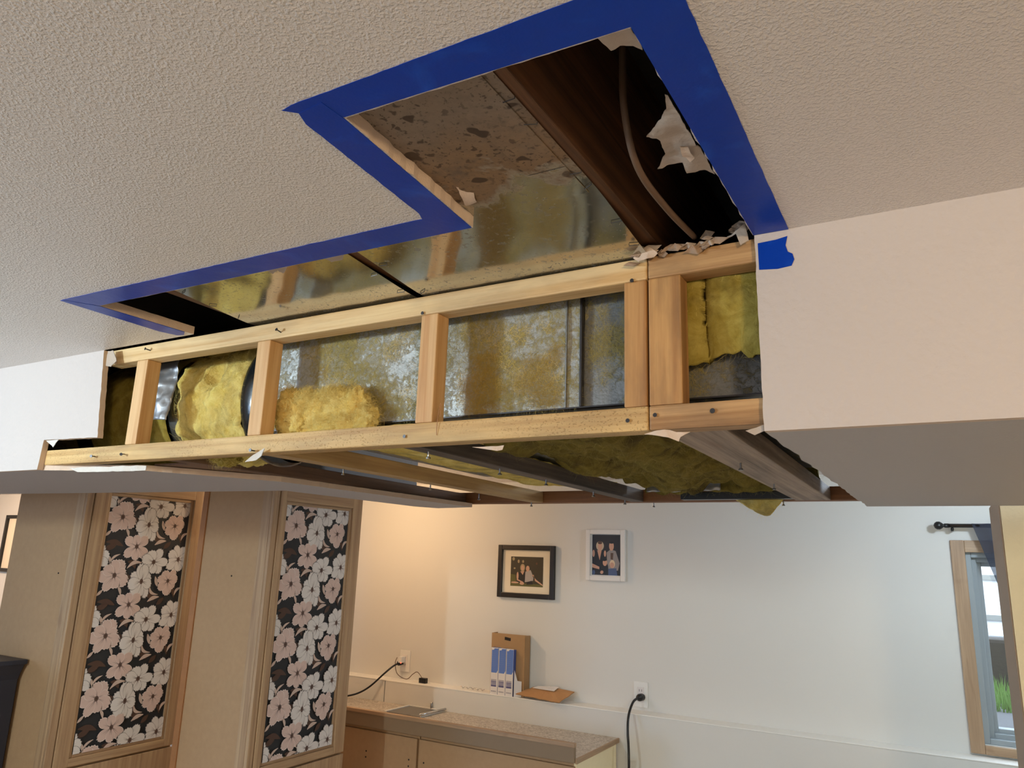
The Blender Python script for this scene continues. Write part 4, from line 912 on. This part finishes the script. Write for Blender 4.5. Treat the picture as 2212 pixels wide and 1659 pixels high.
cr = thing('curtain_rod', (.3, 3.58, .18), 'black curtain rod with round finial above the window', 'curtain rod')
rz = .200; tube('rod', [(.03, 3.58, rz), (1.05, 3.58, rz)], .008, MAT['black'], cr, 12)
tube('finial', [(.034, 3.58, rz), (.020, 3.58, rz), (.016, 3.58, rz), (.010, 3.58, rz), (.002, 3.58, rz), (-.008, 3.58, rz), (-.016, 3.58, rz), (-.020, 3.58, rz)], [.009, .009, .006, .012, .0165, .0165, .011, .002], MAT['black'], cr, 16)
tube('bracket', [(.046, 3.65, rz-.016), (.046, 3.59, rz-.016), (.046, 3.578, rz-.012)], .006, MAT['black'], cr, 8)
def curt(u, v):
    top = Vector((.115+.30*u, 3.578, .208)); bot = Vector((.33+.16*u, 3.578, -.55)); q = top.lerp(bot, v); q.y += .016*math.sin(u*26+v*2)*(.4+.6*v)-.01; return q
tag(grid('curtain', curt, 60, 24, MAT['sheer'], None, thick=.0006), 'dark grey sheer curtain gathered on the rod beside the window', 'curtain')
gz = -.60
def ground(u, v):
    x, y = -1.5+7*u, 3.85+5*v; z = -.62+.05*v+.02*noise.noise(Vector((x*3, y*3, 0))); return (x, y, z)
MAT['gravel'] = plain('dark_gravel', lin(96, 98, 104), 0.9, bump=1.0, bscale=60, var=0.6)
struct(grid('ground', ground, 40, 30, MAT['gravel']))
MAT['grass'] = plain('grass_blades', lin(112, 150, 76), 0.7, var=0.5)
bm = bmesh.new()
for _ in range(5000):
    x, y = random.uniform(-.5, 1.6), random.uniform(4.35, 5.0); h = random.uniform(.05, .12); a = random.uniform(0, 6.28); z = -.61
    d = Vector((math.cos(a)*.004, math.sin(a)*.004, 0)); t_ = Vector((random.uniform(-.03, .03), random.uniform(-.03, .03), h)); p = Vector((x, y, z))
    bm.faces.new([bm.verts.new(p-d), bm.verts.new(p+d), bm.verts.new(p+t_)])
tag(_link('grass', bm, MAT['grass']), 'bright green grass strip seen outside through the window', 'grass', kind='stuff')
MAT['bark'] = plain('dark_garden_wall', lin(56, 50, 48), 0.9, bump=1.0, bscale=25, var=0.5)
tag(box('garden_wall', -1, 3, 5.05, 5.25, -.7, -.33, MAT['bark'], None, .02), 'dark low garden wall outside behind the grass', 'wall')
hs = thing('neighbour_house', (1, 6.6, -.7), 'white sided house wall seen outside through the window', 'house')
MAT['siding'] = plain('white_siding', lin(240, 242, 246), 0.6); MAT['siding_grey'] = plain('grey_trim', lin(140, 142, 140), 0.6)
box('wall', -2, 5, 6.6, 6.7, -.8, .4, MAT['siding'], hs)
for z in (-.30, -.02, .20): box('trim_band', -2, 5, 6.575, 6.6, z, z+.035, MAT['siding_grey'], hs)
for z in (-.55, -.48, -.41): box('siding_board', -2, 5, 6.58, 6.6, z, z+.06, MAT['siding'], hs, .006)

# ------------------------------------------------------------------ ceiling lamps (out of the picture) and added door and window frames for the area lights
for (L, lab) in ((LAMP_A, 'flush ceiling lamp base left of the camera'), (LAMP_B, 'flush ceiling lamp base right of the camera'), (LAMP_C, 'small ceiling lamp base over the bar behind the cabinets'), (FILL_LAMP_D, 'added unseen fill lamp base in the left part of the room'), (LAMP_E, 'ceiling lamp base behind the soffit near the window')):
    e = thing('ceiling_lamp', (L[0], L[1], L[2]+.05), lab, 'lamp')
    tube('base', [(L[0], L[1], ZC-.001), (L[0], L[1], ZC-.008), (L[0], L[1], ZC-.012)], [.05, .05, .035], MAT['white'], e, 24)
    tube('stem', [(L[0], L[1], ZC-.010), (L[0], L[1], L[2]+.065)], .006, MAT['steel'], e, 10)
    tube('socket', [(L[0], L[1], L[2]+.075), (L[0], L[1], L[2]+.062)], .016, MAT['white'], e, 14)
def opening(name, x0, x1, z0, z1, mull):  # unseen frame and pane added on the solid wall behind an area light
    e = struct(empty(name, ((x0+x1)/2, YN, z0))); f = .06
    for a in ((x0-f, x0, z0-f, z1+f), (x1, x1+f, z0-f, z1+f), (x0, x1, z1, z1+f), (x0, x1, z0-f, z0), ((x0+x1)/2-mull, (x0+x1)/2+mull, z0, z1)): box('sash', a[0], a[1], YN, YN+.05, a[2], a[3], MAT['vinyl'], e, .003)
    box('pane', x0, x1, YN+.015, YN+.02, z0, z1, MAT['glass'], e)
opening('added_door_1', -2.4, .8, -1.3, .4-.06, .03); opening('added_window_2', -5.7, -4.3, -.8, .3, .02)
for o in list(bpy.data.objects):
    if '_w' in o: del o['_w']
